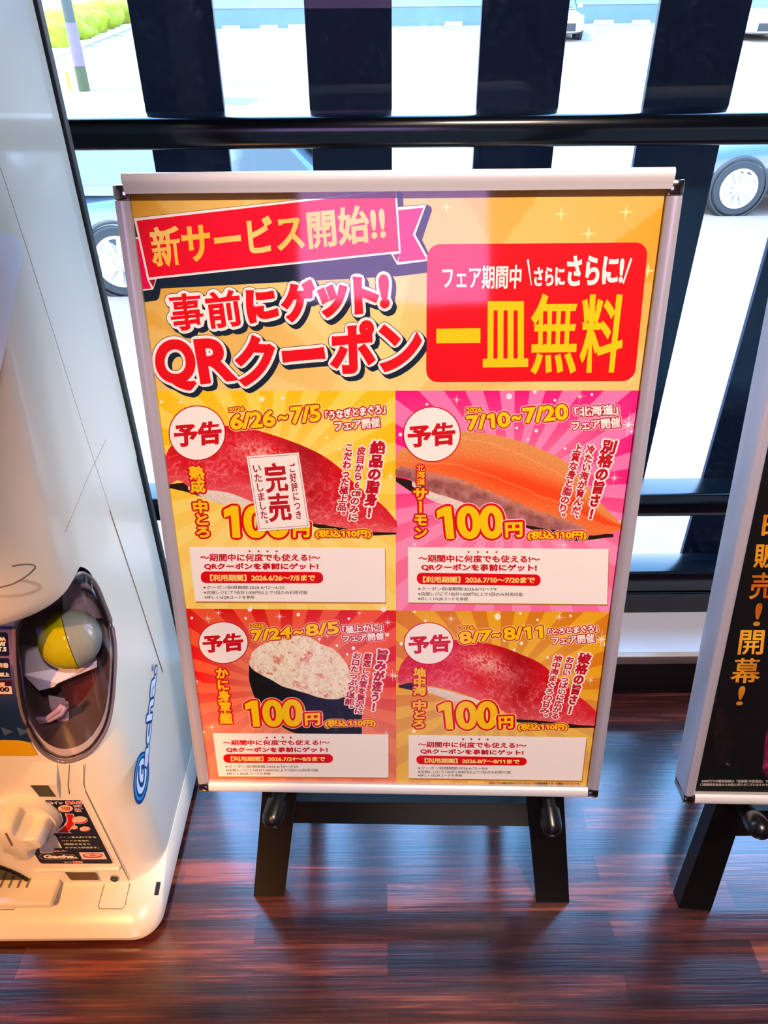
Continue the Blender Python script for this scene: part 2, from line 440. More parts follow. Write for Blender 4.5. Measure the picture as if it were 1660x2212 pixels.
# window wall: black frame, glass
JX = -0.435
b = MB()
b.box((RX0, WY, SILL_Z - 0.02), (RX1, WY + 0.10, SILL_Z + 0.062))            # bottom frame
b.box((RX0, WY - 0.004, SILL_Z + 0.068), (RX1, WY + 0.07, SILL_Z + 0.125))   # bottom sash
struct(b.build('window_1', M_black, bevel=0.006, segs=3, smooth='auto'))
def rail(name, z0, z1, y0, y1):
    # mullion with a rounded nose towards the room and a fine groove
    prof = []
    zc, hz = (z0 + z1) / 2, (z1 - z0) / 2
    for k in range(13):
        a = -math.pi / 2 + math.pi * k / 12
        prof.append((y0 + 0.016 - 0.016 * math.cos(a) ** 0.7 if abs(math.cos(a)) > 1e-6 else y0 + 0.016, zc + hz * math.sin(a)))
    prof += [(y1, z1), (y1, z0)]
    R = [[Vector((x, y, z)) for y, z in prof] for x in (RX0, RX1)]
    return struct(MB().rings(R).build(name, M_black, smooth='auto'))
rail('trim_2', 1.134, 1.181, WY - 0.012, WY + 0.07)
rail('trim_3', 0.402, 0.459, WY - 0.004, WY + 0.07)
plain('trim_4', (-0.78, WY - 0.01, SILL_Z), (-0.70, WY + 0.08, 2.7), M_black, bevel=0.003)
plain('added_window_header', (RX0, WY - 0.01, 1.54), (RX1, 1.40, 2.70), M_dim)  # unseen header, added to cut the sky reflection on the near floor
g = MB().box((RX0, WY + 0.034, SILL_Z), (RX1, WY + 0.040, 2.6))
struct(g.build('window_3', M_glass))

# ------------------------------------------------------------------ outside: lot, wall, hedge, pole, cars
GZ = -0.95
def gz(y): return GZ if y < 12 else GZ + (y - 12) * 0.068
def on_ground(px, py):
    p = on_z(px, py, GZ)
    if p.y > 12:
        d = ray(px, py); t = (gz(0) - 12 * 0.068 - H) / (d.z - 0.068 * d.y); p = CAMP + d * t
    return p
M_asph = mat('sunlit_concrete', (122, 104, 92), 0.9, noise_amt=0.08, noise_scale=4)
v = [(-60, 1.47, GZ), (60, 1.47, GZ), (60, 12, GZ), (-60, 12, GZ), (60, 70, gz(70)), (-60, 70, gz(70))]
v2 = [(x, y, z - 0.1) for x, y, z in v]
fc = [(0, 1, 2, 3), (3, 2, 4, 5)]
struct(obj('parking_lot_ground', v + v2, fc + [tuple(i + 6 for i in reversed(q)) for q in fc] + [(0, 6, 7, 1), (1, 7, 8, 2), (2, 8, 10, 4), (4, 10, 11, 5), (5, 11, 9, 3), (3, 9, 6, 0)], M_asph))
# dark blue louvre boards outside the glass
SY = WY + 0.115
mid = [(294, 471), (663, 847), (1036, 1219), (1409, 1600), (1776, 1962)]
order = ['dark navy louvre board outside the glass nearest the white capsule machine', 'dark navy louvre board outside the glass, second from the capsule machine',
         'dark navy louvre board outside the glass, third from the capsule machine', 'dark navy louvre board outside the glass just left of the parked car wheel',
         'dark navy louvre board outside the glass rising behind the black poster stand']
for (a, c), lab in zip(mid, order):
    xa, xb = on_y(a, 120, SY).x, on_y(c, 120, SY).x
    o = MB().box((xa, SY, -0.9), (xb, SY + 0.012, 2.75)).build('louvre_board', M_slat, bevel=0.001)
    tag(o, lab, 'louvre', 'vertical louvre boards outside the window')
# far wall with metal fence above it
pl, pr = on_ground(340, 64), on_ground(1900, 42)
pl.y = max(pl.y, 30)
def along(t, z): return Vector((pl.x + (pr.x - pl.x) * t, pl.y + (pr.y - pl.y) * t, z))
dirw = (pr - pl); dirw.z = 0; dirw.normalize(); nw = Vector((-dirw.y, dirw.x, 0))
zb = [pl.z, pr.z]
t_w = thing('boundary_wall', (along(0.5, min(zb)).x, along(0.5, 0).y, min(zb)), 'low grey concrete wall with pale fence at the far edge of the lot', 'wall')
a0, a1 = pl - dirw * 0.2, pr + dirw * 20
def wallbox(name, z0, z1, off, th, m):
    q = [a0 + nw * off, a1 + nw * off, a1 + nw * (off + th), a0 + nw * (off + th)]
    za = [zb[0], zb[1], zb[1], zb[0]]
    return MB().hexa([Vector((p.x, p.y, zz + z0)) for p, zz in zip(q, za)], [Vector((p.x, p.y, zz + z1)) for p, zz in zip(q, za)]).build(name, m, t_w)
wallbox('concrete_wall', -0.1, 0.62, 0, 0.25, mat('far_concrete', (90, 110, 130), 0.9, noise_amt=0.15, noise_scale=1.5))
wallbox('fence_panel', 0.70, 3.0, 0.1, 0.05, mat('pale_fence', (112, 123, 142), 0.7))
wallbox('coping', 0.62, 0.70, -0.03, 0.31, mat('coping_concrete', (120, 132, 146), 0.9))
# wheel stops and bay lines
M_stop = mat('white_stop', (225, 225, 222), 0.8)
for i, (px, py, lab) in enumerate([(500, 59, 'white wheel stop at the far wall beside the first louvre gap'), (582, 58, 'white wheel stop at the far wall, second in the left bays'), (642, 57, 'white wheel stop at the far wall partly behind the second louvre board'),
                         (980, 50, 'white wheel stop at the far wall in the middle louvre gap'), (1304, 47, 'white wheel stop at the far wall just right of the parked pale car'), (1385, 47, 'white wheel stop at the far wall near the fourth louvre board')]):
    p = on_ground(px, py + 6); s = 0.34 if i != 4 else 0.38
    q = MB(); z0 = gz(p.y)
    q.hexa([Vector((p.x + x, p.y + y, z0)) for x, y in ((-s, -.08), (s, -.08), (s, .08), (-s, .08))], [Vector((p.x + x, p.y + y, z0 + 0.14)) for x, y in ((-s + .03, -.05), (s - .03, -.05), (s - .03, .05), (-s + .03, .05))])
    tag(q.build('wheel_stop', M_stop, bevel=0.012), lab, 'wheel stop', 'white wheel stops along the far wall')
M_line = mat('lot_line_paint', (240, 240, 238), 0.8)
def marking(pts, wid=0.12):
    P = [on_ground(*p) for p in pts]; q = MB()
    for a, c in zip(P[:-1], P[1:]):
        d = (c - a).normalized(); n = Vector((-d.y, d.x, 0)).normalized() * wid / 2; u = Vector((0, 0, 0.006))
        q.hexa([a - n, a + n, c + n, c - n], [a - n + u, a + n + u, c + n + u, c - n + u])
    struct(q.build('road_marking', M_line))
marking([(600, 64), (565, 108)], 0.14); marking([(632, 66), (604, 106)], 0.14); marking([(565, 108), (604, 106)], 0.14)
marking([(918, 56), (910, 102)], 0.14); marking([(945, 56), (942, 106)], 0.14); marking([(910, 104), (942, 106)], 0.14)
marking([(1274, 52), (1296, 98)], 0.14); marking([(1296, 98), (1318, 96)], 0.14); marking([(480, 66), (466, 78)], 0.14)
# hedge with kerb
def blob(c, r, sc, seed, amp=0.35):
    q = MB().ball(c, r, 28, 16, sc)
    out = []
    for p in q.v:
        d = p - Vector(c); k = 1 + amp * noise.noise(p * 1.7 + Vector((seed, 0, 0))) + 0.5 * amp * noise.noise(p * 5 + Vector((0, seed, 0)))
        out.append(Vector(c) + d * k)
    q.v = out; return q
M_hedge = mat('yellow_green_leaves', (128, 136, 4), 0.8, noise_amt=0.5, noise_scale=5, bump=0.6)
h0, h1 = on_ground(100, 112), on_ground(272, 48)
q = MB()
for k in range(9):
    t = k / 8 * .88; p = h0.lerp(h1, t); r = 0.62
    bb = blob((p.x, p.y + 0.35, gz(p.y) + 0.42), r, (1.25, 0.8, 0.85), k * 3.1); q.add(bb.v, bb.f)
tag(q.build('hedge', M_hedge, smooth=True), 'bright yellow green clipped hedge along the kerb of the lot', 'hedge')
kd = (h1 - h0).normalized(); kn = Vector((kd.y, -kd.x, 0)).normalized()
q = MB(); a, c = h0 - kd * 2, h1 + kd * 3
q.hexa([a + kn * .18, c + kn * .18, c + kn * .75, a + kn * .75], [p + Vector((0, 0, .10)) for p in (a + kn * .18, c + kn * .18, c + kn * .75, a + kn * .75)])
struct(q.build('kerb', mat('kerb_stone', (205, 200, 195), 0.9)))
# utility pole with a wrapped notice
pb = on_ground(183, 196); zb_ = gz(pb.y)
t_p = thing('utility_pole', (pb.x, pb.y, zb_), 'grey utility pole with a pink striped wrap behind the silver car', 'pole')
MB().tube([(pb.x, pb.y, zb_), (pb.x, pb.y, zb_ + 7)], [0.12, 0.10], 16).build('pole', mat('pole_concrete', (62, 68, 62), 0.8), t_p, smooth='auto')
for z0, z1, c, nm in ((0.5, 1.35, (104, 88, 100), 'wrap_sheet'), (0.0, 0.48, (60, 66, 34), 'moss_band')):
    MB().tube([(pb.x, pb.y, zb_ + z0), (pb.x, pb.y, zb_ + z1)], 0.128, 16).build(nm, mat(nm, c, 0.7, noise_amt=0.2, noise_scale=6), t_p, smooth='auto')
ps = on_ground(151, 192)
tag(MB().tube([(ps.x, ps.y, gz(ps.y) - .02), (ps.x, ps.y, gz(ps.y) + .35)], 0.035, 10).build('marker_post', mat('orange_post', (235, 170, 40), 0.6)), 'small orange marker post beside the utility pole', 'post')

def make_car(loc, rz, paint, label, L=4.2, W=1.72, HH=1.48, rim=(205, 205, 210)):
    t = thing('car', loc, label, 'car')
    M = Matrix.Translation(loc) @ Matrix.Rotation(rz, 4, 'Z')
    pm = mat('car_paint_' + str(paint), paint, 0.18, 0.15, 0.6, coat=0.6); gm = mat('car_glass', (74, 86, 92), 0.05, 0, 0.8); tm = mat('tyre_rubber', (38, 40, 43), 0.8); rm = mat('rim_' + str(rim), rim, 0.3, 0.3)
    dk = mat('car_black_trim', (30, 32, 35), 0.6)
    S = [(-.50, .34, .62, .36), (-.485, .24, .78, .45), (-.44, .2, .88, .485), (-.30, .19, .95, .5), (-.05, .18, .93, .5), (.18, .18, .90, .5), (.34, .19, .82, .495), (.45, .21, .72, .47), (.49, .26, .62, .42), (.503, .34, .5, .34)]
    R = []
    for x, z0, z1, hw in S:
        ring = []
        for k in range(28):
            a = 2 * math.pi * k / 28; ca, sa = math.cos(a), math.sin(a)
            y = hw * W * (abs(ca) ** 0.42) * (1 if ca > 0 else -1); z = (z0 + z1) / 2 + (z1 - z0) / 2 * (abs(sa) ** 0.5) * (1 if sa > 0 else -1)
            ring.append(M @ Vector((x * L, y, z)))
        R.append(ring)
    body = MB().rings(R).build('body', pm, t, smooth='auto')
    R = []
    zr = HH
    for x0, x1, z, hw in ((-.49, .24, .88, .47), (-.47, .19, 1.0, .465), (-.42, .10, zr - .17, .41), (-.38, .045, zr - .05, .38), (-.33, .0, zr, .33)):
        ring = []
        for k in range(32):
            a = 2 * math.pi * k / 32; ca, sa = math.cos(a), math.sin(a)
            ring.append(M @ Vector(((x0 + x1) / 2 * L + (x1 - x0) / 2 * L * (abs(ca) ** .35) * (1 if ca > 0 else -1), hw * W * (abs(sa) ** .35) * (1 if sa > 0 else -1), z)))
        R.append(ring)
    MB().rings(R).build('cabin', pm, t, smooth='auto')
    def pane(name, pts, inward, m=gm):
        q = [M @ Vector(p) for p in pts]; n = (q[1] - q[0]).cross(q[3] - q[0]).normalized() * 0.012
        MB().hexa([p - n for p in q], [p + n for p in q]).build(name, m, t)
    for s in (-1, 1):
        yb, yt = s * (.468 * W), s * (.415 * W)
        pane('side_window', [(-.43 * L, yb, .97), (-.16 * L, yb, .97), (-.16 * L, yt, zr - .2), (-.38 * L, yt, zr - .2)], s)
        pane('side_window', [(-.145 * L, yb, .97), (.16 * L, yb, .95), (.075 * L, yt, zr - .2), (-.145 * L, yt, zr - .2)], s)
        MB().box((.15 * L, s * .5 * W - .06, .92), (.15 * L + .14, s * .5 * W + .10, 1.04), M).build('side_mirror', pm, t, bevel=.03)
        MB().box((.43 * L, s * .37 * W - .16, .60), (.487 * L, s * .37 * W + .12, .74), M).build('headlight', mat('lamp_lens', (220, 225, 230), 0.1), t, bevel=.03)
        MB().box((-.49 * L, s * .40 * W - .1, .66), (-.46 * L, s * .40 * W + .1, .86), M).build('tail_light', mat('tail_lens', (150, 20, 25), 0.2), t, bevel=.02)
    pane('windscreen', [(.232 * L, -.41 * W, .93), (.232 * L, .41 * W, .93), (.10 * L, .36 * W, zr - .15), (.10 * L, -.36 * W, zr - .15)], 1)
    MB().box((.485 * L, -.3 * W, .30), (.507 * L, .3 * W, .52), M).build('grille', dk, t, bevel=.02)
    for sx in (-.31, .315):
        for s in (-1, 1):
            c = M @ Vector((sx * L, s * (.5 * W - .10), .325)); ax = (M.to_3x3() @ Vector((0, s, 0)))
            wv = MB().lathe([(-.11, .15), (-.11, .30), (-.09, .322), (.09, .322), (.112, .30), (.112, .225), (.07, .215)], c, ax, 40).build('wheel', tm, t, smooth='auto')
            rr = MB().lathe([(.06, .05), (.09, .225), (.118, .232), (.118, .205), (.092, .2), (.092, .05)], c, ax, 40)
            u = ax.orthogonal().normalized(); qv = ax.cross(u)
            rr.lathe([(.05, .055), (.125, .05), (.13, .03)], c, ax, 16)
            for k in range(10):
                a = 2 * math.pi * k / 10; d = u * math.cos(a) + qv * math.sin(a); e = ax.cross(d)
                rr.hexa([c + ax * .10 + d * .03 - e * .02, c + ax * .10 + d * .03 + e * .02, c + ax * .10 + d * .21 + e * .026, c + ax * .10 + d * .21 - e * .026],
                        [c + ax * .122 + d * .03 - e * .02, c + ax * .122 + d * .03 + e * .02, c + ax * .122 + d * .21 + e * .026, c + ax * .122 + d * .21 - e * .026])
            rr.build('rim', rm, wv, smooth='auto')
            MB().lathe([(.0, .375), (.085, .37), (.104, .35), (.104, .33), (0, .33)], c, ax, 40).build('wheel_arch', dk, t, smooth='auto')
    return t
pc = on_ground(1585, 447)
make_car((pc.x + .315 * 4.4 - .22, pc.y + .40, GZ), math.pi, (44, 56, 70), 'dark blue car with pale spoked wheel parked beyond the right end of the window', 4.4, 1.8, 1.62)
make_car((-1.15, 7.75, GZ), 0.0, (66, 82, 98), 'silver car parked just outside behind the white capsule machine', 4.0, 1.7, 1.5)
pq = on_ground(1208, 92)
make_car((pq.x, pq.y + 2.2, gz(pq.y)), -math.pi / 2, (206, 212, 220), 'pale car parked nose out at the far wall, beside the third louvre board')
pq = on_ground(1668, 92)
make_car((pq.x, pq.y + 2.2, gz(pq.y)), -math.pi / 2, (226, 228, 230), 'white car parked nose out at the far wall beyond the fourth louvre board')

# ------------------------------------------------------------------ poster stands
PX = Vector((0.99941525, -0.03341463, 0.0072546)).normalized()
PY = Vector((-0.00084684, 0.18791233, 0.98218544)); PY = (PY - PX * PY.dot(PX)).normalized()
PN = PX.cross(PY)
PO = Vector((0.01623153, 0.69220833, 0.31997907))
PW, PH = 0.617, 0.865
M_alu = mat('satin_aluminium', (216, 210, 210), 0.36, 0.15, 0.5)
M_side = mat('shaded_side_aluminium', (196, 188, 198), 0.34, 0.45, 0.5)  # darker copy of the frame aluminium, shade put into the colour
M_chrome = mat('corner_chrome', (190, 188, 186), 0.12, 1.0)
M_steel = mat('black_powder_steel', (3, 4, 5), 0.45, 0.0, 0.18)
M_rubber = mat('black_rubber_cap', (10, 10, 11), 0.3, 0.0, 0.5)
M_cover = clear_mat('clear_cover_sheet', (0.99, 0.99, 0.99), 0.05, 1.5, bump=0.12)
M_ink = print_mat('poster_ink', 0.5, 0.2)

def frame_profile(a, c, inward, out, wid=0.0165, dep=0.022):
    """a rounded frame bar from a to c; inward: towards the sheet; out: towards the viewer"""
    prof = [(0, -dep), (0, -0.003), (0.0012, -0.0005), (0.005, 0.0012), (0.010, 0.0006), (0.0145, -0.0018), (wid, -0.0045), (wid, -0.009), (0.012, -dep)]
    R = [[p + inward * u + out * w for u, w in prof] for p in (a, c)]
    return MB().rings(R)
def poster_stand(name, O, label, top_lift, legs, dep=0.022):
    base = Vector((O.x, O.y + 0.12, 0))
    t = thing(name, base, label, 'poster stand')
    def L(u, v, wv=0.0): return O + PX * u + PY * v + PN * wv
    hw = PW / 2; cc = 0.0165
    for s in (-1, 1):
        frame_profile(L(s * hw, cc), L(s * hw, PH - cc), PX * -s, PN, 0.0165, dep).build('side_rail', M_side, t, smooth='auto')
    frame_profile(L(-hw + cc, 0), L(hw - cc, 0), PY, PN, 0.0165, dep).build('bottom_rail', M_alu, t, smooth='auto')
    # the top rail is clipped a little proud of its corners
    frame_profile(L(-hw + cc * .85, PH + top_lift, .006), L(hw - cc * .85, PH + top_lift, .006), -PY, PN, 0.021, dep).build('top_rail', M_alu, t, smooth='auto')
    for sx in (-1, 1):
        for sy in (0, 1):
            u0 = sx * hw; v0 = sy * PH; dv = -1 if sy else 1
            q = MB()
            a = [L(u0, v0, -dep), L(u0 - sx * cc, v0, -dep), L(u0 - sx * cc, v0 + dv * cc, -dep), L(u0, v0 + dv * cc, -dep)]
            c = [p + PN * (dep + .0005) for p in a]; q.hexa(a, c)
            q.build('corner_cap', M_chrome, t, bevel=0.003, smooth='auto')
    q = MB(); q.hexa([L(-hw + .004, .004, -.020), L(hw - .004, .004, -.020), L(hw - .004, PH - .004, -.020), L(-hw + .004, PH - .004, -.020)],
                     [L(-hw + .004, .004, -.0103), L(hw - .004, .004, -.0103), L(hw - .004, PH - .004, -.0103), L(-hw + .004, PH - .004, -.0103)])
    q.build('back_board', mat('grey_back_board', (120, 120, 122), 0.7), t)
    q = MB(); q.hexa([L(-hw + .008, .008, -.0042), L(hw - .008, .008, -.0042), L(hw - .008, PH - .008, -.0042), L(-hw + .008, PH - .008, -.0042)],
                     [L(-hw + .008, .008, -.0036), L(hw - .008, .008, -.0036), L(hw - .008, PH - .008, -.0036), L(-hw + .008, PH - .008, -.0036)])
    q.build('cover_sheet', M_cover, t)
    legs(t, L)
    return t, L

def steel_bar(name, a, c, w2, dpt, t, m=M_steel):
    """a square steel bar between two centre points, width along x, depth along y"""
    q = MB(); wx = Vector((w2, 0, 0)); dy = Vector((0, dpt, 0))
    q.hexa([a - wx - dy, a + wx - dy, a + wx + dy, a - wx + dy], [c - wx - dy, c + wx - dy, c + wx + dy, c - wx + dy])
    return q.build(name, m, t, bevel=0.0015)
def legs_main(t, L):
    d = 0.018
    for (f0, f1), (t0, t1), px in (((548, 615), (566, 641), 1), ((1160, 1231), (1139, 1219), -1)):
        fy = 1936 if px == 1 else 1950
        A0 = on_z(f0, fy); A1 = on_z(f1, fy); yt = 0.735
        T0 = on_y(t0, 1720, yt); T1 = on_y(t1, 1720, yt)
        k = 1.7
        U0 = A0 + (T0 - A0) * k; U1 = A1 + (T1 - A1) * k
        U0 = Vector((U0.x, yt + (U0.z - T0.z) * .20, U0.z)); U1 = Vector((U1.x, yt + (U1.z - T1.z) * .20, U1.z))
        q = MB(); D = Vector((0, d, 0))
        R = [[a, c, c + D, a + D] for a, c in ((A0, A1), (T0, T1), (U0, U1))]
        q.rings(R).build('leg', M_steel, t, bevel=0.0012)
        # rear leg, splayed back
        top = (U0 + U1) / 2; foot = Vector((top.x * 1.02, 1.075, 0.0)); 
        steel_bar('rear_leg', foot, top + Vector((0, .03, -.02)), 0.017, 0.012, t)
    ya = 0.742
    c0, c1, c2, c3 = on_y(615, 1731, ya), on_y(1160, 1738, ya), on_y(1160, 1786, ya), on_y(615, 1778, ya)
    D = Vector((0, .030, 0))
    MB().hexa([c0, c1, c2, c3], [c0 + D, c1 + D, c2 + D, c3 + D]).build('crossbar', M_steel, t, bevel=0.001)
    for (ax, ay), (bx, by) in (((607, 1708), (588, 1772)), ((1182, 1720), (1193, 1790))):
        a = on_y(ax, ay, 0.735); e = on_y(bx, by, 0.690)
        dr = (e - a).normalized()
        pg = MB().tube([a - dr * .02, e], 0.0125, 16).build('peg', M_steel, t, smooth='auto')
        MB().lathe([(-.030, .0128), (-.030, .0165), (-.004, .0168), (.006, .014), (.011, .008), (.0125, .001)], e, dr, 20).build('peg_cap', M_rubber, pg, smooth='auto')
tMain, LM = poster_stand('poster_stand', PO, 'silver framed poster stand on black legs showing red and yellow sushi coupon poster', 0.0115, legs_main)

def px_uv_for(O, wv):
    def f(px, py):
        d = ray(px, py); o = O + PN * wv
        p = CAMP + d * ((o - CAMP).dot(PN) / d.dot(PN)) - o
        return (p.dot(PX), p.dot(PY))
    return f
SW = -0.0102                                          # the sheet lies this far behind the frame front
pr_ = Print(px_uv_for(PO, SW), lambda u, v, w_: LM(u, v, SW + w_))

# ---- the sheet: ink colours, the gold also holds a painted reflection ----
RED, DRED, WHT, NAVY, YEL, PINK = (232, 4, 20), (178, 8, 24), (250, 240, 232), (16, 34, 54), (255, 205, 8), (240, 6, 88)
hw = PW / 2 - .006
u0, u1, v0, v1 = -hw, hw, .006, PH - .006
GA, GB = lin((220, 158, 10)), lin((250, 220, 140))
def mixc(a, b, k): k = max(0, min(1, k)); return tuple(x + (y - x) * k for x, y in zip(a, b))
def N2(x, y, s=1.0, o=0): return noise.noise(Vector((x * s, y * s, o)))
fac = []
for k in range(26):
    fac.append((random.uniform(u0, u1), random.uniform(.45, v1), random.uniform(0, 6.28), random.uniform(.05, .16), random.choice((-.25, .25, .4))))
def gold(a, b):  # printed rays and facets; the pale middle also paints in a reflection
    u = u0 + (u1 - u0) * a; v = v0 + (v1 - v0) * b
    cx_, cy_ = -.02, .60
    an = math.atan2(v - cy_, u - cx_); d = math.hypot(u - cx_, v - cy_)
    k = 0.80 - d * 1.9 + 0.26 * (1 if math.sin(an * 9 + .6) > .2 else 0) + .18 * (1 if N2(u * 7 + v * 4, v * 9 - u * 3, 1, 5) > .05 else 0)
    return mixc(GA, GB, k)
pr_.grid(lambda a, b: (u0 + (u1 - u0) * a, v0 + (v1 - v0) * b), 150, 200, gold)
# corner lines of the sheet margin
def sparkle(p, c, r, col=(255, 252, 240), n=4, thin=.13, uv=False):
    q = p if uv else p.P(*c); pts = []
    for k in range(2 * n):
        a = math.pi * k / n + math.pi / 2; rr = r if k % 2 == 0 else r * thin
        if n == 8 and k % 4 == 2: rr = r * .6
        pts.append((q[0] + rr * math.cos(a), q[1] + rr * math.sin(a)))
    ce = q
    for k in range(2 * n): p.face([ce, pts[k], pts[(k + 1) % (2 * n)]], lin(col))
for c, r in (((1213, 462), .008), ((1353, 458), .008), ((965, 448), .006), ((1272, 505), .009), ((1400, 585), .009), ((1362, 818), .008)): sparkle(pr_, c, r, (250, 226, 150), 4, .25)

pr_.up()
# quadrants
tl, tr_, bl, br_ = pr_.P(337, 845), pr_.P(1384, 843), pr_.P(453, 1689), pr_.P(1275, 1700)
qx0, qx1 = (tl[0] + bl[0]) / 2, (tr_[0] + br_[0]) / 2
qy1, qy0 = (tl[1] + tr_[1]) / 2, (bl[1] + br_[1]) / 2
qm = (pr_.P(853, 846)[0] + pr_.P(858, 1690)[0]) / 2
qmy = (pr_.P(403, 1316)[1] + pr_.P(1319, 1321)[1]) / 2
def burst(x0, x1, y0, y1, cx, cy, c0, c1, glow, n=24, ph=0.0, gk=.8):
    c0, c1, glow = lin(c0), lin(c1), lin(glow)
    def hit(a):
        dx, dy = math.cos(a), math.sin(a); t = 1e9
        if dx > 1e-9: t = min(t, (x1 - cx) / dx)
        if dx < -1e-9: t = min(t, (x0 - cx) / dx)
        if dy > 1e-9: t = min(t, (y1 - cy) / dy)
        if dy < -1e-9: t = min(t, (y0 - cy) / dy)
        return (cx + dx * t, cy + dy * t)
    ang = [(2 * math.pi * k / (2 * n) + ph, k) for k in range(2 * n)]
    for x, y in ((x0, y0), (x1, y0), (x1, y1), (x0, y1)):
        a = math.atan2(y - cy, x - cx)
        while a < ph: a += 2 * math.pi
        ang.append((a, None))
    ang.sort(key=lambda q: q[0]); ang.append((ph + 2 * math.pi, 0)); last = 0
    for (a, k), (a2, k2) in zip(ang[:-1], ang[1:]):
        if k is not None: last = k
        base = c0 if last % 2 == 0 else c1
        A, B = hit(a + 1e-7), hit(a2 - 1e-7)
        m = 7; prev = None
        for i in range(m + 1):
            t = i / m; p = (cx + (A[0] - cx) * t, cy + (A[1] - cy) * t); q = (cx + (B[0] - cx) * t, cy + (B[1] - cy) * t)
            def cc(w_): 
                fl = max(0, min(1, (cy + .02 - w_[1]) / .09)) * .55 if w_[1] < cy else 0
                return mixc(base, glow, max(gk * (1 - t) ** 1.3, fl * (1 - .35 * t)))
            cur = ((p, cc(p)), (q, cc(q)))
            if prev: pr_.face([prev[0][0], cur[0][0], cur[1][0], prev[1][0]], [prev[0][1], cur[0][1], cur[1][1], prev[1][1]])
            prev = cur
    pr_.up()
def ctr(z, x, y): return pr_.P(*z((x, y))[0])
for z, xa, xb, ya, yb, c0, c1, gl, gk in ((zE, qx0, qm, qmy, qy1, (252, 200, 4), (252, 218, 84), (255, 236, 160), .5), (zF, qm, qx1, qmy, qy1, (250, 16, 128), (250, 120, 180), (252, 180, 205), .6),
                                 (zI, qx0, qm, qy0, qmy, (226, 10, 10), (244, 86, 48), (250, 190, 150), .6), (zJ, qm, qx1, qy0, qmy, (222, 130, 14), (240, 174, 22), (250, 222, 130), .5)):
    c = ctr(z, 800, 640); burst(xa, xb, ya, yb, c[0], c[1], c0, c1, gl, 22, .05, gk)
for (z, pts, col) in ((zE, [(60, 88, 3.4), (478, 88, 2.4), (880, 62, 4.5), (1265, 405, 3), (1180, 330, 3), (740, 70, 6)], (255, 240, 190)),
                 (zF, [(772, 48, 6.5), (1065, 72, 3), (938, 18, 4), (245, 98, 3), (75, 292, 4), (893, 325, 3), (945, 268, 4), (820, 250, 3), (1130, 380, 3), (1553, 272, 3), (1480, 850, 3), (165, 995, 3), (1302, 36, 3)], (255, 232, 240)),
                 (zI, [(52, 88, 3), (463, 90, 3), (865, 62, 4), (1250, 93, 3), (1515, 20, 6), (495, 22, 5), (1160, 298, 3), (1025, 250, 3), (1545, 215, 4), (1285, 318, 4), (140, 960, 3), (1238, 365, 3)], (255, 240, 232)),
                 (zJ, [(158, 40, 3), (240, 108, 3), (780, 75, 7), (950, 50, 3), (1078, 100, 3), (1325, 70, 3), (60, 278, 4), (958, 275, 4), (832, 255, 3), (1152, 380, 3), (155, 930, 4), (1580, 285, 3), (905, 325, 3)], (255, 244, 214))):
    for x, y, r in pts:
        c = z((x, y))[0]; pr_.disc(c, r, r, col, 14, same=True)
for z, pts in ((zE, [(188, 92, .006), (1610, 590, .009)]), (zF, [(435, 70, .008), (1225, 48, .009), (1535, 230, .018), (1445, 570, .010), (1340, 955, .009), (1120, 1000, .008)]),
               (zI, [(255, 48, .008), (175, 92, .009), (722, 75, .010), (1330, 48, .008), (1548, 122, .011), (1585, 525, .012), (205, 920, .009), (1535, 965, .008), (90, 570, .008), (1085, 222, .009)]),
               (zJ, [(432, 92, .010), (1242, 80, .010), (1555, 245, .018), (1475, 550, .010), (15, 520, .009)])):
    for x, y, r in pts: sparkle(pr_, z((x, y))[0], r, (255, 246, 230), 8, .09)

pr_.up(); BASE = pr_.lvl
LASTZ = None
# printed sushi pictures
def spl(pts, x):
    for (x0, y0), (x1, y1) in zip(pts[:-1], pts[1:]):
        if x <= x1:
            k = (x - x0) / (x1 - x0); i = pts.index((x0, y0)); 
            m0 = (y1 - pts[i - 1][1]) / (x1 - pts[i - 1][0]) if i > 0 else (y1 - y0) / (x1 - x0)
            m1 = (pts[i + 2][1] - y0) / (pts[i + 2][0] - x0) if i + 2 < len(pts) else (y1 - y0) / (x1 - x0)
            h = x1 - x0; k2, k3 = k * k, k * k * k
            return y0 * (2 * k3 - 3 * k2 + 1) + m0 * h * (k3 - 2 * k2 + k) + y1 * (3 * k2 - 2 * k3) + m1 * h * (k3 - k2)
    return pts[-1][1]
def band(z, top, bot, colf, nu=120, nv=40):
    global LASTZ
    if z is not LASTZ: pr_.lvl = BASE
    LASTZ = z
    xa, xb = max(top[0][0], bot[0][0]), min(top[-1][0], bot[-1][0])
    def P(a, b):
        x = xa + (xb - xa) * a; yt, yb = spl(top, x), spl(bot, x)
        return (x, yt + (yb - yt) * b)
    pr_.grid(lambda a, b: pr_.P(*z(P(a, b))[0]), nu, nv, lambda a, b: lin(colf(P(a, b)[0], P(a, b)[1], a, b)))
def N2(x, y, s=1.0, o=0): return noise.noise(Vector((x * s, y * s, o)))
def fbm(x, y, s, o=0): return N2(x, y, s, o) + .5 * N2(x, y, s * 2.1, o + 3) + .25 * N2(x, y, s * 4.3, o + 7)
def m3(a, b, k): k = max(0, min(1, k)); return tuple(p + (q - p) * k for p, q in zip(a, b))
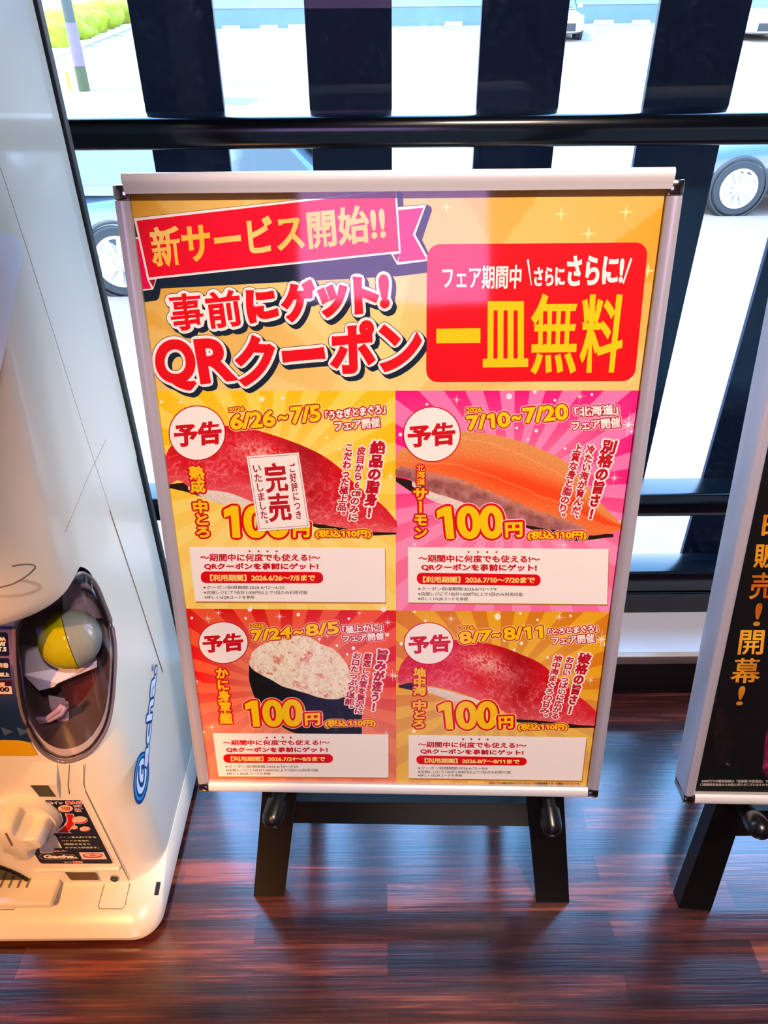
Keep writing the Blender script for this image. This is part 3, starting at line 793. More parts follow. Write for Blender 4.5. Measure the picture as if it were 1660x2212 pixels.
def tuna(x, y, a, b):
    vein = abs(fbm(x + .5 * y, y, .012, 2)); vein2 = abs(fbm(x, y, .03, 5))
    c = m3((212, 8, 22), (228, 62, 70), b * .9 - .1 + .5 * fbm(x, y, .007))
    c = m3(c, (150, 8, 20), .75 * math.exp(-((a - .60) / .09) ** 2) * (1 - b * .5))
    hl = math.exp(-((a - .40 - .1 * b) / .15) ** 2) * math.exp(-((b - .33) / .2) ** 2)
    c = m3(c, (252, 206, 190), hl * (.15 + 2.4 * max(0, .36 - vein2)))
    c = m3(c, (252, 150, 150), max(0, .12 - vein) * 6 * (.2 + b))
    c = m3(c, (236, 120, 126), max(0, b - .62) * 1.3 + max(0, a - .8) * 1.2)
    return tuple(max(0, min(255, q + 16 * fbm(x, y, .09, 11))) for q in c)
def salmon(x, y, a, b):
    c = m3((226, 150, 84), (242, 120, 56), b * 1.4)
    c = m3(c, (246, 72, 20), math.exp(-((b - .52) / .16) ** 2) * min(1, a * 2.2))
    st = abs(math.sin((b * 2.3 - a * .7 + .06 * fbm(x, y, .01)) * 3.4))
    c = m3(c, (250, 196, 140), max(0, .09 - st) * 6)
    edge = .60 + .30 * a + .015 * fbm(x, y, .03)
    if b > edge and a < .84:
        k = (b - edge) / max(1e-3, 1 - edge)
        c = m3((232, 150, 112), (150, 84, 84), k * 2.5)
        c = m3(c, (196, 128, 120), .5 + .9 * fbm(x, y, .014, 4))
        c = m3(c, (110, 66, 44), max(0, fbm(x, y, .02, 9)) * .7)
    return tuple(max(0, min(255, q + 14 * fbm(x, y, .09, 11))) for q in c)
def rice(x, y, a, b):
    k = fbm(x, y, .06, 3); return m3((246, 232, 218), (214, 196, 180), .35 + .5 * k + .3 * b)
def dark(x, y, a, b): return (40, 22, 10)
# cast shade in the picture, rice and topping for each piece
band(zE, [(105, 645), (240, 640), (330, 700)], [(105, 668), (240, 700), (330, 730)], dark, 20, 4)
band(zE, [(240, 655), (380, 670), (620, 720), (760, 760)], [(240, 680), (400, 760), (560, 800), (760, 830)], rice, 50, 14)
band(zE, [(1060, 900), (1300, 940), (1650, 965)], [(1060, 922), (1300, 990), (1650, 985)], dark, 20, 4)
tE_top = [(84, 470), (110, 405), (200, 330), (330, 268), (500, 248), (640, 262), (760, 295), (900, 340), (1040, 395), (1150, 450), (1260, 530), (1340, 612), (1430, 692), (1560, 790), (1655, 900)]
tE_bot = [(84, 560), (108, 640), (175, 618), (250, 662), (380, 684), (520, 704), (700, 775), (900, 862), (1090, 910), (1220, 925), (1400, 962), (1655, 972)]
band(zE, tE_top, tE_bot, tuna, 190, 90)
sc = .936
def j(p): return (p[0] * .955 - 45, p[1] * .92 + 24)
band(zJ, [(40, 588), (140, 570), (200, 600)], [(40, 605), (140, 625), (200, 630)], dark, 16, 4)
band(zJ, [(230, 600), (330, 612), (620, 690), (760, 720)], [(230, 630), (400, 690), (560, 740), (760, 770)], rice, 50, 14)
band(zJ, [(920, 840), (1200, 860), (1530, 890)], [(920, 862), (1200, 905), (1530, 905)], dark, 20, 4)
band(zJ, [(36, 500), (60, 430), (130, 350), (260, 285), (420, 252), (560, 256), (700, 274), (830, 308), (960, 360), (1080, 412), (1170, 478), (1260, 560), (1360, 650), (1450, 720), (1535, 800)],
     [(36, 560), (42, 586), (130, 566), (230, 588), (330, 604), (500, 645), (640, 700), (800, 770), (920, 835), (1070, 850), (1200, 862), (1400, 885), (1535, 893)], tuna, 180, 80)
band(zF, [(46, 565), (150, 590), (260, 660)], [(46, 592), (150, 660), (260, 700)], dark, 16, 4)
band(zF, [(150, 590), (260, 655), (420, 700), (520, 730)], [(150, 620), (260, 705), (420, 762), (520, 790)], rice, 40, 14)
band(zF, [(880, 870), (1150, 915), (1440, 930)], [(880, 888), (1150, 970), (1440, 948)], dark, 20, 4)
band(zF, [(44, 460), (60, 402), (110, 380), (200, 350), (320, 300), (440, 278), (560, 278), (700, 298), (850, 338), (980, 388), (1120, 458), (1200, 535), (1300, 660), (1400, 775), (1492, 862)],
     [(44, 540), (60, 562), (110, 566), (160, 592), (260, 652), (380, 692), (500, 735), (640, 790), (760, 830), (880, 866), (1000, 895), (1140, 912), (1280, 938), (1400, 926), (1492, 900)], salmon, 190, 90)
def nori(x, y, a, b):
    k = fbm(x, y, .02, 3); c = m3((10, 14, 14), (34, 38, 34), .25 + .5 * k)
    return m3(c, (120, 106, 70), .8 * max(0, N2(x, y, .025, 8) - .25) * (1 if a > .68 and b > .35 else 0))
band(zI, [(488, 420), (620, 470), (800, 560), (1000, 640), (1200, 690), (1350, 700)], [(488, 560), (530, 690), (620, 800), (760, 930), (900, 975), (1350, 975)], nori, 60, 30)
def crab(x, y, a, b):
    k = fbm(x, y, .018, 1); c = m3((252, 240, 214), (232, 196, 156), .2 + .7 * k)
    if fbm(x * 1.2 - y * .6, x * .5 + y * 1.4, .0075, 4) > .36: c = m3(c, (216, 60, 56), .35 + 1.1 * max(0, fbm(x, y, .05, 40)))
    if fbm(x, y, .03, 14) > .55: c = m3(c, (184, 96, 40), .6)
    c = m3(c, (255, 250, 236), max(0, fbm(x * .5 + y * 1.6, y * .4 - x * 1.1, .05, 21)) * 1.3)
    c = m3(c, (196, 140, 96), max(0, .10 - abs(fbm(x * 1.5 + y, y * 1.5 - x, .022, 31))) * 5)
    return c
def wob(p): return [(x, y + 7 * N2(x, y, .05, 2)) for x, y in p]
band(zI, wob([(490, 415), (515, 345), (590, 290), (680, 262), (780, 240), (880, 222), (960, 240), (1040, 285), (1140, 330), (1200, 390), (1250, 470), (1268, 560)]),
     wob([(490, 440), (515, 478), (580, 520), (660, 560), (740, 606), (830, 636), (920, 660), (1010, 690), (1100, 704), (1190, 700), (1240, 660), (1268, 610)]), crab, 110, 60)

# ribbon banner
TOPS = BASE + 6; pr_.lvl = BASE
def seg(*z): return [p for q in z for p in q]
pr_.poly(seg(zA((240, 500), (250, 460), (278, 436)), zB((1015, 186), (1055, 205), (1072, 240), (1076, 335), (1270, 322), (1308, 338), (1320, 372), (1235, 625), (1345, 850), (1330, 888), (1298, 902), (1024, 936)),
             zA((505, 1040), (490, 1120), (468, 1142), (318, 1162), (300, 1065))), NAVY)
pr_.poly(zA((246, 605), (320, 600), (398, 958), (470, 955), (440, 1048), (306, 1066)), WHT); pr_.poly(zA((252, 622), (314, 617), (388, 962), (424, 1040), (306, 1052)), (236, 4, 78))
pr_.poly(zA((405, 968), (462, 962), (440, 1030)), (168, 10, 50))
pr_.poly(zB((1020, 346), (1270, 326), (1176, 580), (1302, 802), (1022, 838), (968, 745)), WHT); pr_.poly(zB((1030, 372), (1245, 350), (1156, 580), (1272, 790), (1030, 814), (1048, 720)), (238, 6, 96))
pr_.poly(zB((985, 750), (1046, 742), (1020, 812)), (150, 20, 80))
pr_.poly(zA((274, 440)) + zB((1016, 190), (1053, 736)) + zA((390, 966)), WHT)
pr_.poly(zA((298, 462)) + zB((1000, 208), (1036, 720)) + zA((404, 946)), (236, 4, 40))
def g1(u, v): return mixc(lin((246, 214, 132)), lin((252, 186, 24)), .5 + .7 * N2(u * 16, v * 16, 1, 3))
pr_.text('新サービス開始!!', zA((398, 522)) + zB((908, 306), (930, 628)) + zA((440, 866)), (246, 206, 104), .0012, grad=g1)
# headline, one sign at a time
HD = [('事', [(155, 195), (345, 182), (370, 378), (182, 402)]), ('前', [(360, 184), (550, 165), (580, 365), (388, 386)]), ('に', [(580, 172), (748, 158), (778, 322), (606, 358)]),
      ('ゲ', [(796, 128), (972, 112), (960, 335), (786, 350)]), ('ッ', [(986, 150), (1150, 132), (1142, 310), (996, 325)]), ('ト', [(1182, 95), (1322, 105), (1325, 292), (1192, 305)]), ('!', [(1320, 86), (1380, 80), (1386, 266), (1334, 275)]),
      ('Q', [(85, 445), (302, 436), (328, 722), (98, 728)]), ('R', [(300, 440), (500, 428), (542, 668), (342, 690)]), ('ク', [(536, 412), (752, 430), (748, 682), (534, 706)]), ('ー', [(788, 505), (1022, 483), (1032, 548), (796, 570)]),
      ('ポ', [(1056, 352), (1296, 332), (1312, 615), (1062, 642)]), ('ン', [(1318, 362), (1562, 368), (1562, 606), (1338, 622)])]
for ch, q in HD: 
    pts, Fc, E = pr_.map_text(ch, zC(*q), .0028, False)
    for k in range(6): pr_.stroke(pts, E, .0066 + .0005, lin(NAVY), .0042 * k / 5, -.0046 * k / 5)
pr_.up()
for ch, q in HD:
    pts, Fc, E = pr_.map_text(ch, zC(*q), .0028, False); pr_.stroke(pts, E, .0064, lin(WHT))
pr_.up()
for ch, q in HD: pr_.text(ch, zC(*q), RED, .0012 if ch in '事前' else .0029)
# red box
pr_.rrect(zD((72, 85), (1540, 72), (1448, 990), (66, 997)), .014, RED)
pr_.text('フェア期間中', zD((170, 230), (702, 220), (692, 380), (178, 382)), WHT, .0005)
pr_.poly(zD((732, 187), (746, 183), (766, 357), (760, 357)), WHT); pr_.poly(zD((1434, 180), (1420, 174), (1366, 345), (1376, 347)), WHT)
pr_.text('さらに', zD((780, 238), (985, 230), (985, 360), (780, 363)), WHT, .0008)
pr_.text('さらに!', zD((1000, 160), (1385, 155), (1368, 345), (1000, 365)), WHT, .0012)
for ch, q in (('一', [(132, 645), (425, 640), (425, 738), (132, 742)]), ('皿', [(442, 462), (742, 462), (742, 898), (440, 902)]), ('無', [(762, 415), (1088, 413), (1058, 940), (757, 945)]), ('料', [(1095, 413), (1410, 418), (1345, 935), (1080, 937)])):
    pr_.text(ch, zD(*q), YEL, .0034 if ch == '一' else .0015)

def panel(z, circ, yk, y26, d1, wv, d2, f1, f1s, f2, names, price, yen, tax, vs, halo):
    pr_.lvl = TOPS
    c = z(circ[0])[0]
    s = z((1, 0))[0][0] - z((0, 0))[0][0]
    pr_.disc(c, circ[1] * s, circ[2] * s, WHT, 48, .0014, (196, 10, 26))
    pr_.text('予告', z(*yk), (206, 8, 24), .0014)
    O3 = ((.0026, halo), (.0016, DRED))
    pr_.text('2026.', z(*y26), YEL, .0003, ((.0020, halo), (.0012, DRED)))
    pr_.text(d1[0], z(*d1[1]), YEL, .0012, O3); pr_.text('~', z(*wv), YEL, .0009, O3); pr_.text(d2[0], z(*d2[1]), YEL, .0012, O3)
    for s_, q in ((f1s, f1), ('フェア開催', f2)): pr_.text(s_, z(*q), (252, 238, 232), .0005, ((.0024, halo), (.0015, (190, 10, 40))))
    for s_, q in names:
        sm = s_ == '北海道'; pr_.text(s_, z(*q), (248, 196, 24), .0002 if sm else .0009, ((.0014 if sm else .0022, (204, 10, 20)),), True)
    O4 = ((.0044, halo), (.0032, (216, 10, 20)))
    pr_.text('100', z(*price), YEL, .0024, O4); pr_.text('円', z(*yen), YEL, .0010, O4)
    pr_.text('(税込110円)', z(*tax), YEL, .0007, ((.0024, halo), (.0016, (196, 10, 20))))
    for i, (s_, q) in enumerate(vs): pr_.text(s_, z(*q), (190, 10, 34), .0010 if i == 0 else .0005, ((.0022 if i == 0 else .0016, (252, 232, 226)),), True)
panel(zE, ((302, 298), 190, 184), [(140, 240), (467, 213), (467, 372), (150, 398)], [(512, 128), (630, 115), (632, 147), (515, 159)], ('6/26', [(522, 170), (826, 138), (834, 252), (528, 278)]), [(850, 182), (918, 172), (916, 206), (850, 216)],
      ('7/5', [(930, 120), (1132, 103), (1140, 217), (938, 238)]), [(1165, 150), (1572, 98), (1578, 165), (1170, 212)], '「うなぎとまぐろ」', [(1228, 215), (1537, 188), (1542, 257), (1235, 287)],
      [('熟成', [(242, 520), (348, 518), (362, 702), (260, 702)]), ('中とろ', [(270, 752), (368, 752), (396, 1003), (298, 1003)])], [(478, 786), (926, 786), (930, 1006), (498, 1008)], [(952, 900), (1064, 900), (1062, 1002), (950, 1004)], [(1100, 952), (1477, 948), (1480, 1008), (1104, 1008)],
      [('絶品の脂身!', [(1476, 345), (1585, 350), (1502, 870), (1422, 866)]), ('皮目から6㎝のみに', [(1388, 385), (1448, 388), (1386, 890), (1318, 888)]), ('こだわった極上品。', [(1303, 370), (1360, 373), (1308, 850), (1243, 846)])], (255, 226, 120))
panel(zF, ((277, 290), 182, 175), [(120, 235), (427, 208), (427, 357), (124, 380)], [(495, 122), (607, 115), (607, 146), (497, 153)], ('7/10', [(493, 170), (776, 143), (782, 242), (503, 268)]), [(786, 174), (852, 164), (850, 197), (787, 207)],
      ('7/20', [(854, 120), (1147, 93), (1152, 196), (868, 222)]), [(1188, 115), (1466, 93), (1472, 162), (1194, 182)], '「北海道」', [(1168, 205), (1482, 178), (1487, 246), (1174, 267)],
      [('北海道', [(178, 483), (230, 483), (236, 612), (178, 613)]), ('サーモン', [(158, 633), (247, 633), (247, 953), (163, 953)])], [(303, 748), (732, 743), (737, 956), (328, 960)], [(743, 853), (857, 848), (857, 946), (748, 951)], [(888, 908), (1267, 903), (1267, 967), (888, 967)],
      [('別格の旨さ!', [(1368, 320), (1475, 330), (1322, 832), (1256, 830)]), ('冷たい海が育んだ、', [(1270, 353), (1328, 360), (1218, 828), (1158, 822)]), ('上質な身と脂のり。', [(1188, 348), (1246, 355), (1132, 818), (1073, 806)])], (255, 200, 216))
panel(zI, ((293, 275), 188, 158), [(130, 220), (442, 198), (447, 337), (140, 357)], [(497, 135), (616, 125), (618, 153), (500, 161)], ('7/24', [(500, 180), (811, 148), (817, 242), (514, 268)]), [(826, 184), (902, 174), (902, 207), (826, 217)],
      ('8/5', [(914, 135), (1172, 108), (1177, 206), (924, 227)]), [(1198, 145), (1502, 118), (1507, 186), (1204, 207)], '「極上かに」', [(1203, 215), (1517, 193), (1522, 251), (1209, 272)],
      [('かに身軍艦', [(230, 463), (328, 468), (367, 892), (268, 892)])], [(453, 713), (897, 703), (902, 912), (478, 917)], [(913, 813), (1032, 808), (1032, 901), (918, 907)], [(1064, 862), (1457, 857), (1457, 917), (1068, 920)],
      [('旨みが違う!', [(1463, 320), (1565, 325), (1467, 797), (1403, 792)]), ('厳選した蟹を贅沢に', [(1370, 348), (1432, 355), (1357, 817), (1288, 811)]), ('お口たっぷり堪能。', [(1283, 343), (1347, 350), (1287, 772), (1210, 766)])], (252, 196, 176))
panel(zJ, ((265, 275), 185, 155), [(110, 220), (427, 203), (430, 337), (120, 357)], [(490, 145), (609, 140), (609, 169), (490, 173)], ('8/7', [(484, 190), (737, 168), (742, 257), (499, 282)]), [(737, 204), (802, 194), (802, 227), (737, 232)],
      ('8/11', [(819, 155), (1117, 138), (1122, 237), (829, 252)]), [(1153, 165), (1522, 128), (1527, 186), (1159, 212)], '「とろとまぐろ」', [(1178, 225), (1502, 198), (1507, 266), (1184, 287)],
      [('地中海', [(148, 453), (245, 456), (248, 662), (146, 662)]), ('中とろ', [(146, 698), (247, 698), (238, 907), (143, 907)])], [(328, 708), (782, 703), (777, 912), (353, 917)], [(783, 818), (897, 813), (895, 907), (788, 910)], [(928, 873), (1302, 870), (1302, 924), (930, 927)],
      [('破格の旨さ!', [(1388, 335), (1492, 350), (1342, 802), (1283, 797)]), ('お口いっぱいに広がる', [(1293, 368), (1357, 375), (1237, 837), (1173, 831)]), ('地中海まぐろの甘み。', [(1203, 358), (1267, 362), (1157, 822), (1083, 812)])], (252, 226, 150))

def coupon(z, white, t1, dots, t2, pill, t3, period, s1, got, s2, s3):
    pr_.lvl = TOPS; q = z(*white)
    pr_.poly([(x + 1.5, y + 3) for x, y in q], (190, 120, 40)); pr_.poly(q, (251, 240, 232))
    R_ = (204, 8, 24)
    pr_.text('〜期間中に何度でも使える!〜', z(*t1), R_, .00045, nd=6)
    for d in dots:
        c = z(d)[0]; pr_.disc(c, 2.2, 2.2, R_, 12)
    pr_.text('QRクーポンを事前にゲット!', z(*t2), R_, .00055, nd=6)
    pr_.rrect(z(*pill), .0075, (222, 4, 16))
    pr_.text('【利用期間】' + period + 'まで', z(*t3), (255, 216, 120), .00045, nd=6)
    for s_, b_ in (('※クーポン取得期間:' + got, s1), ('※店頭レジにて1会計1,000円以上で1回のみ利用可能', s2), ('※詳しくはQRコードを参照', s3)):
        pr_.text(s_, z(*b_), (34, 26, 24), .00004, nd=4)
def qd(x0, y0, x1, y1, sl=0): return [(x0, y0), (x1, y0 + sl), (x1, y1 + sl), (x0, y1)]
coupon(zG, [(100, 72), (1562, 82), (1568, 487), (145, 480)], [(183, 122), (1080, 127), (1078, 179), (185, 181)], [(552, 105), (619, 105), (686, 105), (754, 105)], [(210, 193), (1066, 193), (1066, 244), (214, 244)], [(186, 255), (1100, 260), (1102, 345), (190, 343)],
       [(255, 278), (1042, 278), (1040, 328), (258, 328)], '2026.6/26〜7/5', qd(205, 362, 812, 388), '2026.6/12〜6/25', qd(210, 399, 985, 427), qd(215, 436, 588, 462))
coupon(zH, [(105, 72), (1545, 85), (1535, 482), (108, 468)], [(180, 125), (1052, 133), (1052, 184), (182, 179)], [(540, 107), (607, 107), (674, 107), (740, 107)], [(200, 191), (1030, 194), (1030, 246), (204, 241)], [(168, 254), (1058, 267), (1056, 350), (170, 336)],
       [(212, 280), (1017, 284), (1014, 332), (212, 326)], '2026.7/10〜7/20', qd(176, 356, 740, 382, 3), '2026.6/12〜7/9', qd(178, 392, 930, 420, 5), qd(178, 428, 535, 453, 3))
coupon(zK, [(147, 85), (1548, 95), (1548, 440), (195, 430)], [(228, 140), (1080, 140), (1078, 181), (230, 183)], [(578, 122), (642, 120), (706, 120), (770, 120)], [(253, 197), (1065, 197), (1065, 239), (257, 239)], [(230, 252), (1105, 252), (1107, 322), (235, 321)],
       [(290, 270), (1042, 270), (1042, 309), (292, 309)], '2026.7/24〜8/5', qd(248, 340, 825, 362), '2026.6/12〜7/23', qd(252, 369, 988, 392), qd(258, 398, 608, 419))
coupon(zL, [(118, 95), (1475, 115), (1438, 445), (118, 425)], [(190, 145), (1017, 157), (1016, 197), (190, 191)], [(533, 128), (595, 128), (657, 129), (720, 130)], [(205, 199), (995, 211), (995, 252), (209, 241)], [(176, 251), (1020, 267), (1018, 329), (178, 319)],
       [(238, 271), (965, 281), (964, 317), (240, 309)], '2026.8/7〜8/11', qd(188, 336, 720, 358, 3), '2026.6/12〜8/6', qd(188, 365, 898, 388, 4), qd(188, 392, 525, 414, 2))
pr_.text('QRコードは株式会社デンソーウェーブの登録商標です。写真はイメージです。', zL(*qd(730, 451, 1430, 470, 8)), (60, 36, 10), .0001, nd=4)
pr_.build('poster', M_ink, tMain)

# sold-out sticker pasted on the sheet
st = Print(pr_.P, lambda u, v, w_: LM(u, v, SW + .0030 + w_)); st.lvl = 1
sq = zE((638, 452), (990, 425), (1068, 930), (718, 958))
st.poly(sq, (250, 238, 230))
inner = zE((652, 462), (982, 438), (1054, 918), (728, 942)); st.line(inner, .0006, (150, 60, 66), True)
st.text('完売', zE((750, 500), (900, 490), (950, 885), (795, 895)), (186, 22, 30), .0011, vertical=True)
st.text('ご好評につき', zE((918, 500), (965, 496), (1016, 870), (970, 876)), (160, 30, 40), .0003, vertical=True)
st.text('いたしました。', zE((678, 512), (732, 508), (788, 902), (742, 906)), (160, 30, 40), .0003, vertical=True)
stk = st.build('sold_out_sticker', M_ink, tMain)
stk['label'] = 'white slip with red lettering pasted over the price'

# ------------------------------------------------------------------ black poster stand on the right
o2 = on_z(1477, 1735, PO.z) + PX * (PW / 2) 
O2 = Vector((o2.x, o2.y, PO.z))
def legs_right(t, L):
    d = 0.03
    for k in (0, 1):
        if k == 0:
            A0, A1 = on_z(1466, 1962), on_z(1537, 1968); yt = O2.y + .045; T0, T1 = on_y(1548, 1742, yt), on_y(1612, 1742, yt)
        else:
            m = L(0, 0).x * 2
            A0, A1 = Vector((m - A1.x, A1.y - .01, 0)), Vector((m - A0.x, A0.y - .01, 0)); T0, T1 = Vector((m - T1.x, T1.y, T1.z)), Vector((m - T0.x, T0.y, T0.z))
        U0, U1 = A0 + (T0 - A0) * 1.6, A1 + (T1 - A1) * 1.6
        U0.y = U1.y = yt + (U0.z - T0.z) * .2
        D = Vector((0, d, 0))
        MB().rings([[a, c, c + D, a + D] for a, c in ((A0, A1), (T0, T1), (U0, U1))]).build('leg', M_steel, t, bevel=0.0012)
        top = (U0 + U1) / 2
        steel_bar('rear_leg', Vector((top.x + .14 * (1 - 2 * k), 1.02, 0)), top + Vector((0, .03, -.02)), 0.017, 0.012, t)
        if k == 0: e0 = T1
        else: e1 = T0
        a = (T0 + T1) / 2 + Vector((0.012 * (1 - 2 * k), -.002, .01)); e = Vector((a.x + .004 * (1 - 2 * k), O2.y - .05, a.z - .012)) if k else on_y(1643, 1790, O2.y - .045)
        if k == 0: e_ = e
        else: e = Vector((2 * L(0, 0).x - e_.x, e_.y, e_.z))
        dr = (e - a).normalized()
        pg = MB().tube([a, e], 0.0125, 16).build('peg', M_steel, t, smooth='auto')
        MB().lathe([(-.030, .0128), (-.030, .0165), (-.004, .0168), (.006, .014), (.011, .008), (.0125, .001)], e, dr, 20).build('peg_cap', M_rubber, pg, smooth='auto')
    y = yt + .012; z1 = on_y(1640, 1752, y).z; z0 = on_y(1640, 1806, y).z
    MB().box((e0.x - .01, y, z0), (e1.x + .01, y + .03, z1)).build('crossbar', M_steel, t, bevel=0.001)
tR, LR = poster_stand('poster_stand', O2, 'silver framed poster stand on black legs showing black poster with gold brush writing', 0.0, legs_right, 0.044)
p2 = Print(px_uv_for(O2, SW), lambda u, v, w_: LR(u, v, SW + w_))
p2.poly([(u0, v0), (u1, v0), (u1, v1), (u0, v1)], (12, 12, 16), True)
zR = Z(1260, 1100, 3.4025); zS = Z(1260, 1600, 3.615)
def dband(z, top, bot, colf, nu, nv):
    xa, xb = top[0][0], top[-1][0]
    def P(a, b):
        x = xa + (xb - xa) * a; return (x, spl(top, x) + (spl(bot, x) - spl(top, x)) * b)
    p2.grid(lambda a, b: p2.P(*z(P(a, b))[0]), nu, nv, lambda a, b: lin(colf(P(a, b)[0], P(a, b)[1], a, b)))
def darkfish(x, y, a, b):
    k = fbm(x, y, .02, 2); c = m3((14, 10, 14), (38, 22, 26), .4 + .6 * k)
    return m3(c, (120, 110, 115), 1.4 * max(0, fbm(x, y, .07, 6) - .55) * (1 if b < .75 else .3))
dband(zR, [(972, 1380), (1000, 1420), (1060, 1560), (1100, 1690), (1108, 1740)], [(972, 1880), (1000, 1900), (1060, 1860), (1100, 1790), (1108, 1750)], darkfish, 50, 60)
def pinkfish(x, y, a, b):
    k = fbm(x, y, .02, 2); return m3((70, 10, 40), (190, 60, 110), .35 + .7 * k - .5 * abs(b - .5))
dband(zR, [(1320, 1900), (1345, 1660), (1400, 1560), (1500, 1520), (1700, 1540), (1900, 1700)], [(1320, 1910), (1345, 1960), (1400, 1980), (1500, 2000), (1700, 1990), (1900, 1960)], pinkfish, 50, 40)
def gg(u, v): return mixc(lin((178, 84, 14)), lin((244, 176, 44)), .5 + 1.1 * N2(u * 22, v * 22, 1, 2))
for ch, q in (('日', [(1330, 40), (1490, 40), (1465, 195), (1310, 195)]), ('販', [(1270, 250), (1440, 250), (1425, 432), (1250, 432)]), ('売', [(1240, 465), (1420, 465), (1400, 660), (1220, 660)]), ('!', [(1275, 690), (1325, 690), (1300, 858), (1248, 858)]),
              ('開', [(1160, 888), (1340, 888), (1322, 1068), (1135, 1068)]), ('幕', [(1110, 1094), (1312, 1094), (1295, 1278), (1080, 1278)]), ('!', [(1150, 1300), (1200, 1300), (1172, 1440), (1122, 1440)])):
    p2.text(ch, zR(*q), (212, 130, 26), .0007, grad=gg)
p2.text('※580円での販売価格は「無添蔵 中目黒店」で', zS(*qd(925, 302, 1446, 326, 2)), (190, 175, 165), .0002, nd=4)
p2.text('〇期間限定商品のため数に限りがございますので', zS(*qd(915, 330, 1446, 352, 2)), (190, 175, 165), .0002, nd=4)
p2.build('poster', M_ink, tR)

# ------------------------------------------------------------------ capsule machine
M_shell = mat('off_white_plastic', (230, 223, 208), 0.28, 0, 0.5, noise_amt=0.015, noise_scale=8, coat=0.3)
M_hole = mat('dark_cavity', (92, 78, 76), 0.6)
M_seam = mat('seam_shadow_gap', (120, 108, 96), 0.7)
YF, XS = 0.70, -0.40
XL, YB = -0.72, 1.045
tG = thing('capsule_machine', ((XL + XS) / 2, 0.88, 0), 'tall white capsule toy vending machine with blue side lettering by the window', 'vending machine')
def rr_ring(x0, x1, y0, y1, rf, rb, z, n=9):
    pts = []
    for cx, cy, r, a0 in ((x1 - rf, y0 + rf, rf, -90), (x1 - rb, y1 - rb, rb, 0), (x0 + rb, y1 - rb, rb, 90), (x0 + rf, y0 + rf, rf, 180)):
        for k in range(n):
            a = math.radians(a0 + 90 * k / (n - 1)); pts.append(Vector((cx + r * math.cos(a), cy + r * math.sin(a), z)))
    return pts
RF = 0.07
def inside(x, y, e=0.0):
    x0, x1, y0, y1, r = XL - e, XS + e, YF - e, YB + e, RF + e
    if x > x1 or y < y0 or y > y1 or x < x0: return False
    if x > x1 - r and y < y0 + r: return math.hypot(x - x1 + r, y - y0 - r) <= r
    return True
def shell_hit(px, py, e=0.0):
    d = ray(px, py); lo, hi = 0.4 / math.hypot(d.x, d.y), None
    t = lo
    while t < 3:
        p = CAMP + d * t
        if inside(p.x, p.y, e): hi = t; break
        t += 0.004
    if hi is None: return on_x(px, py, XS + e)
    lo = hi - 0.004
    for _ in range(24):
        m = (lo + hi) / 2; p = CAMP + d * m
        if inside(p.x, p.y, e): hi = m
        else: lo = m
    return CAMP + d * hi
zW = Z(20, 1220, 5.027)
ctrl = zW((800, 92), (890, 150), (960, 250), (1030, 420), (1100, 600), (1140, 790), (1152, 1000), (1140, 1250), (1118, 1500), (1075, 1720), (1000, 1880), (880, 2030), (740, 2110), (600, 2140), (480, 2110), (370, 2040), (280, 1930), (200, 1780), (140, 1600), (95, 1350), (70, 1100), (62, 860), (64, 690), (150, 560), (350, 420), (520, 300), (640, 190), (720, 115))
def smooth_loop(P, n):
    out = []; m = len(P)
    for i in range(m):
        p0, p1, p2_, p3 = [Vector((*P[(i + k) % m], 0)) for k in (-1, 0, 1, 2)]
        for k in range(n):
            t = k / n
            q = 0.5 * ((2 * p1) + (p2_ - p0) * t + (2 * p0 - 5 * p1 + 4 * p2_ - p3) * t * t + (3 * p1 - p0 - 3 * p2_ + p3) * t ** 3)
            out.append((q.x, q.y))
    return out
loop = smooth_loop(ctrl, 2)
cpx = (sum(p[0] for p in loop) / len(loop), sum(p[1] for p in loop) / len(loop))
def patch(e, scale=1.0, rings=9, bulge=0.0):
    """rings of points on the shell, inflated by e, from the outline to the centre"""
    R = []
    for k in range(rings):
        s = scale * (1 - k / rings); ring = []
        for p in loop:
            ee = e + bulge * (1 - (1 - k / rings) ** 3)
            ring.append(shell_hit(cpx[0] + (p[0] - cpx[0]) * s, cpx[1] + (p[1] - cpx[1]) * s, ee))
        R.append(ring)
    return R
def slab(A, B):
    """closed solid between two patches"""
    n = len(A[0]); q = MB(); m = len(A)
    vs = [p for r in A for p in r] + [p for r in B for p in r]; off = m * n; f = []
    for o, flip in ((0, False), (off, True)):
        for k in range(m - 1):
            for i in range(n):
                jx = (i + 1) % n; qd_ = (o + k * n + i, o + k * n + jx, o + (k + 1) * n + jx, o + (k + 1) * n + i)
                f.append(tuple(reversed(qd_)) if flip else qd_)
        cap = tuple(o + (m - 1) * n + i for i in range(n)); f.append(tuple(reversed(cap)) if flip else cap)
    for i in range(n):
        jx = (i + 1) % n; f.append((i, off + i, off + jx, jx))
    return q.add(vs, f)
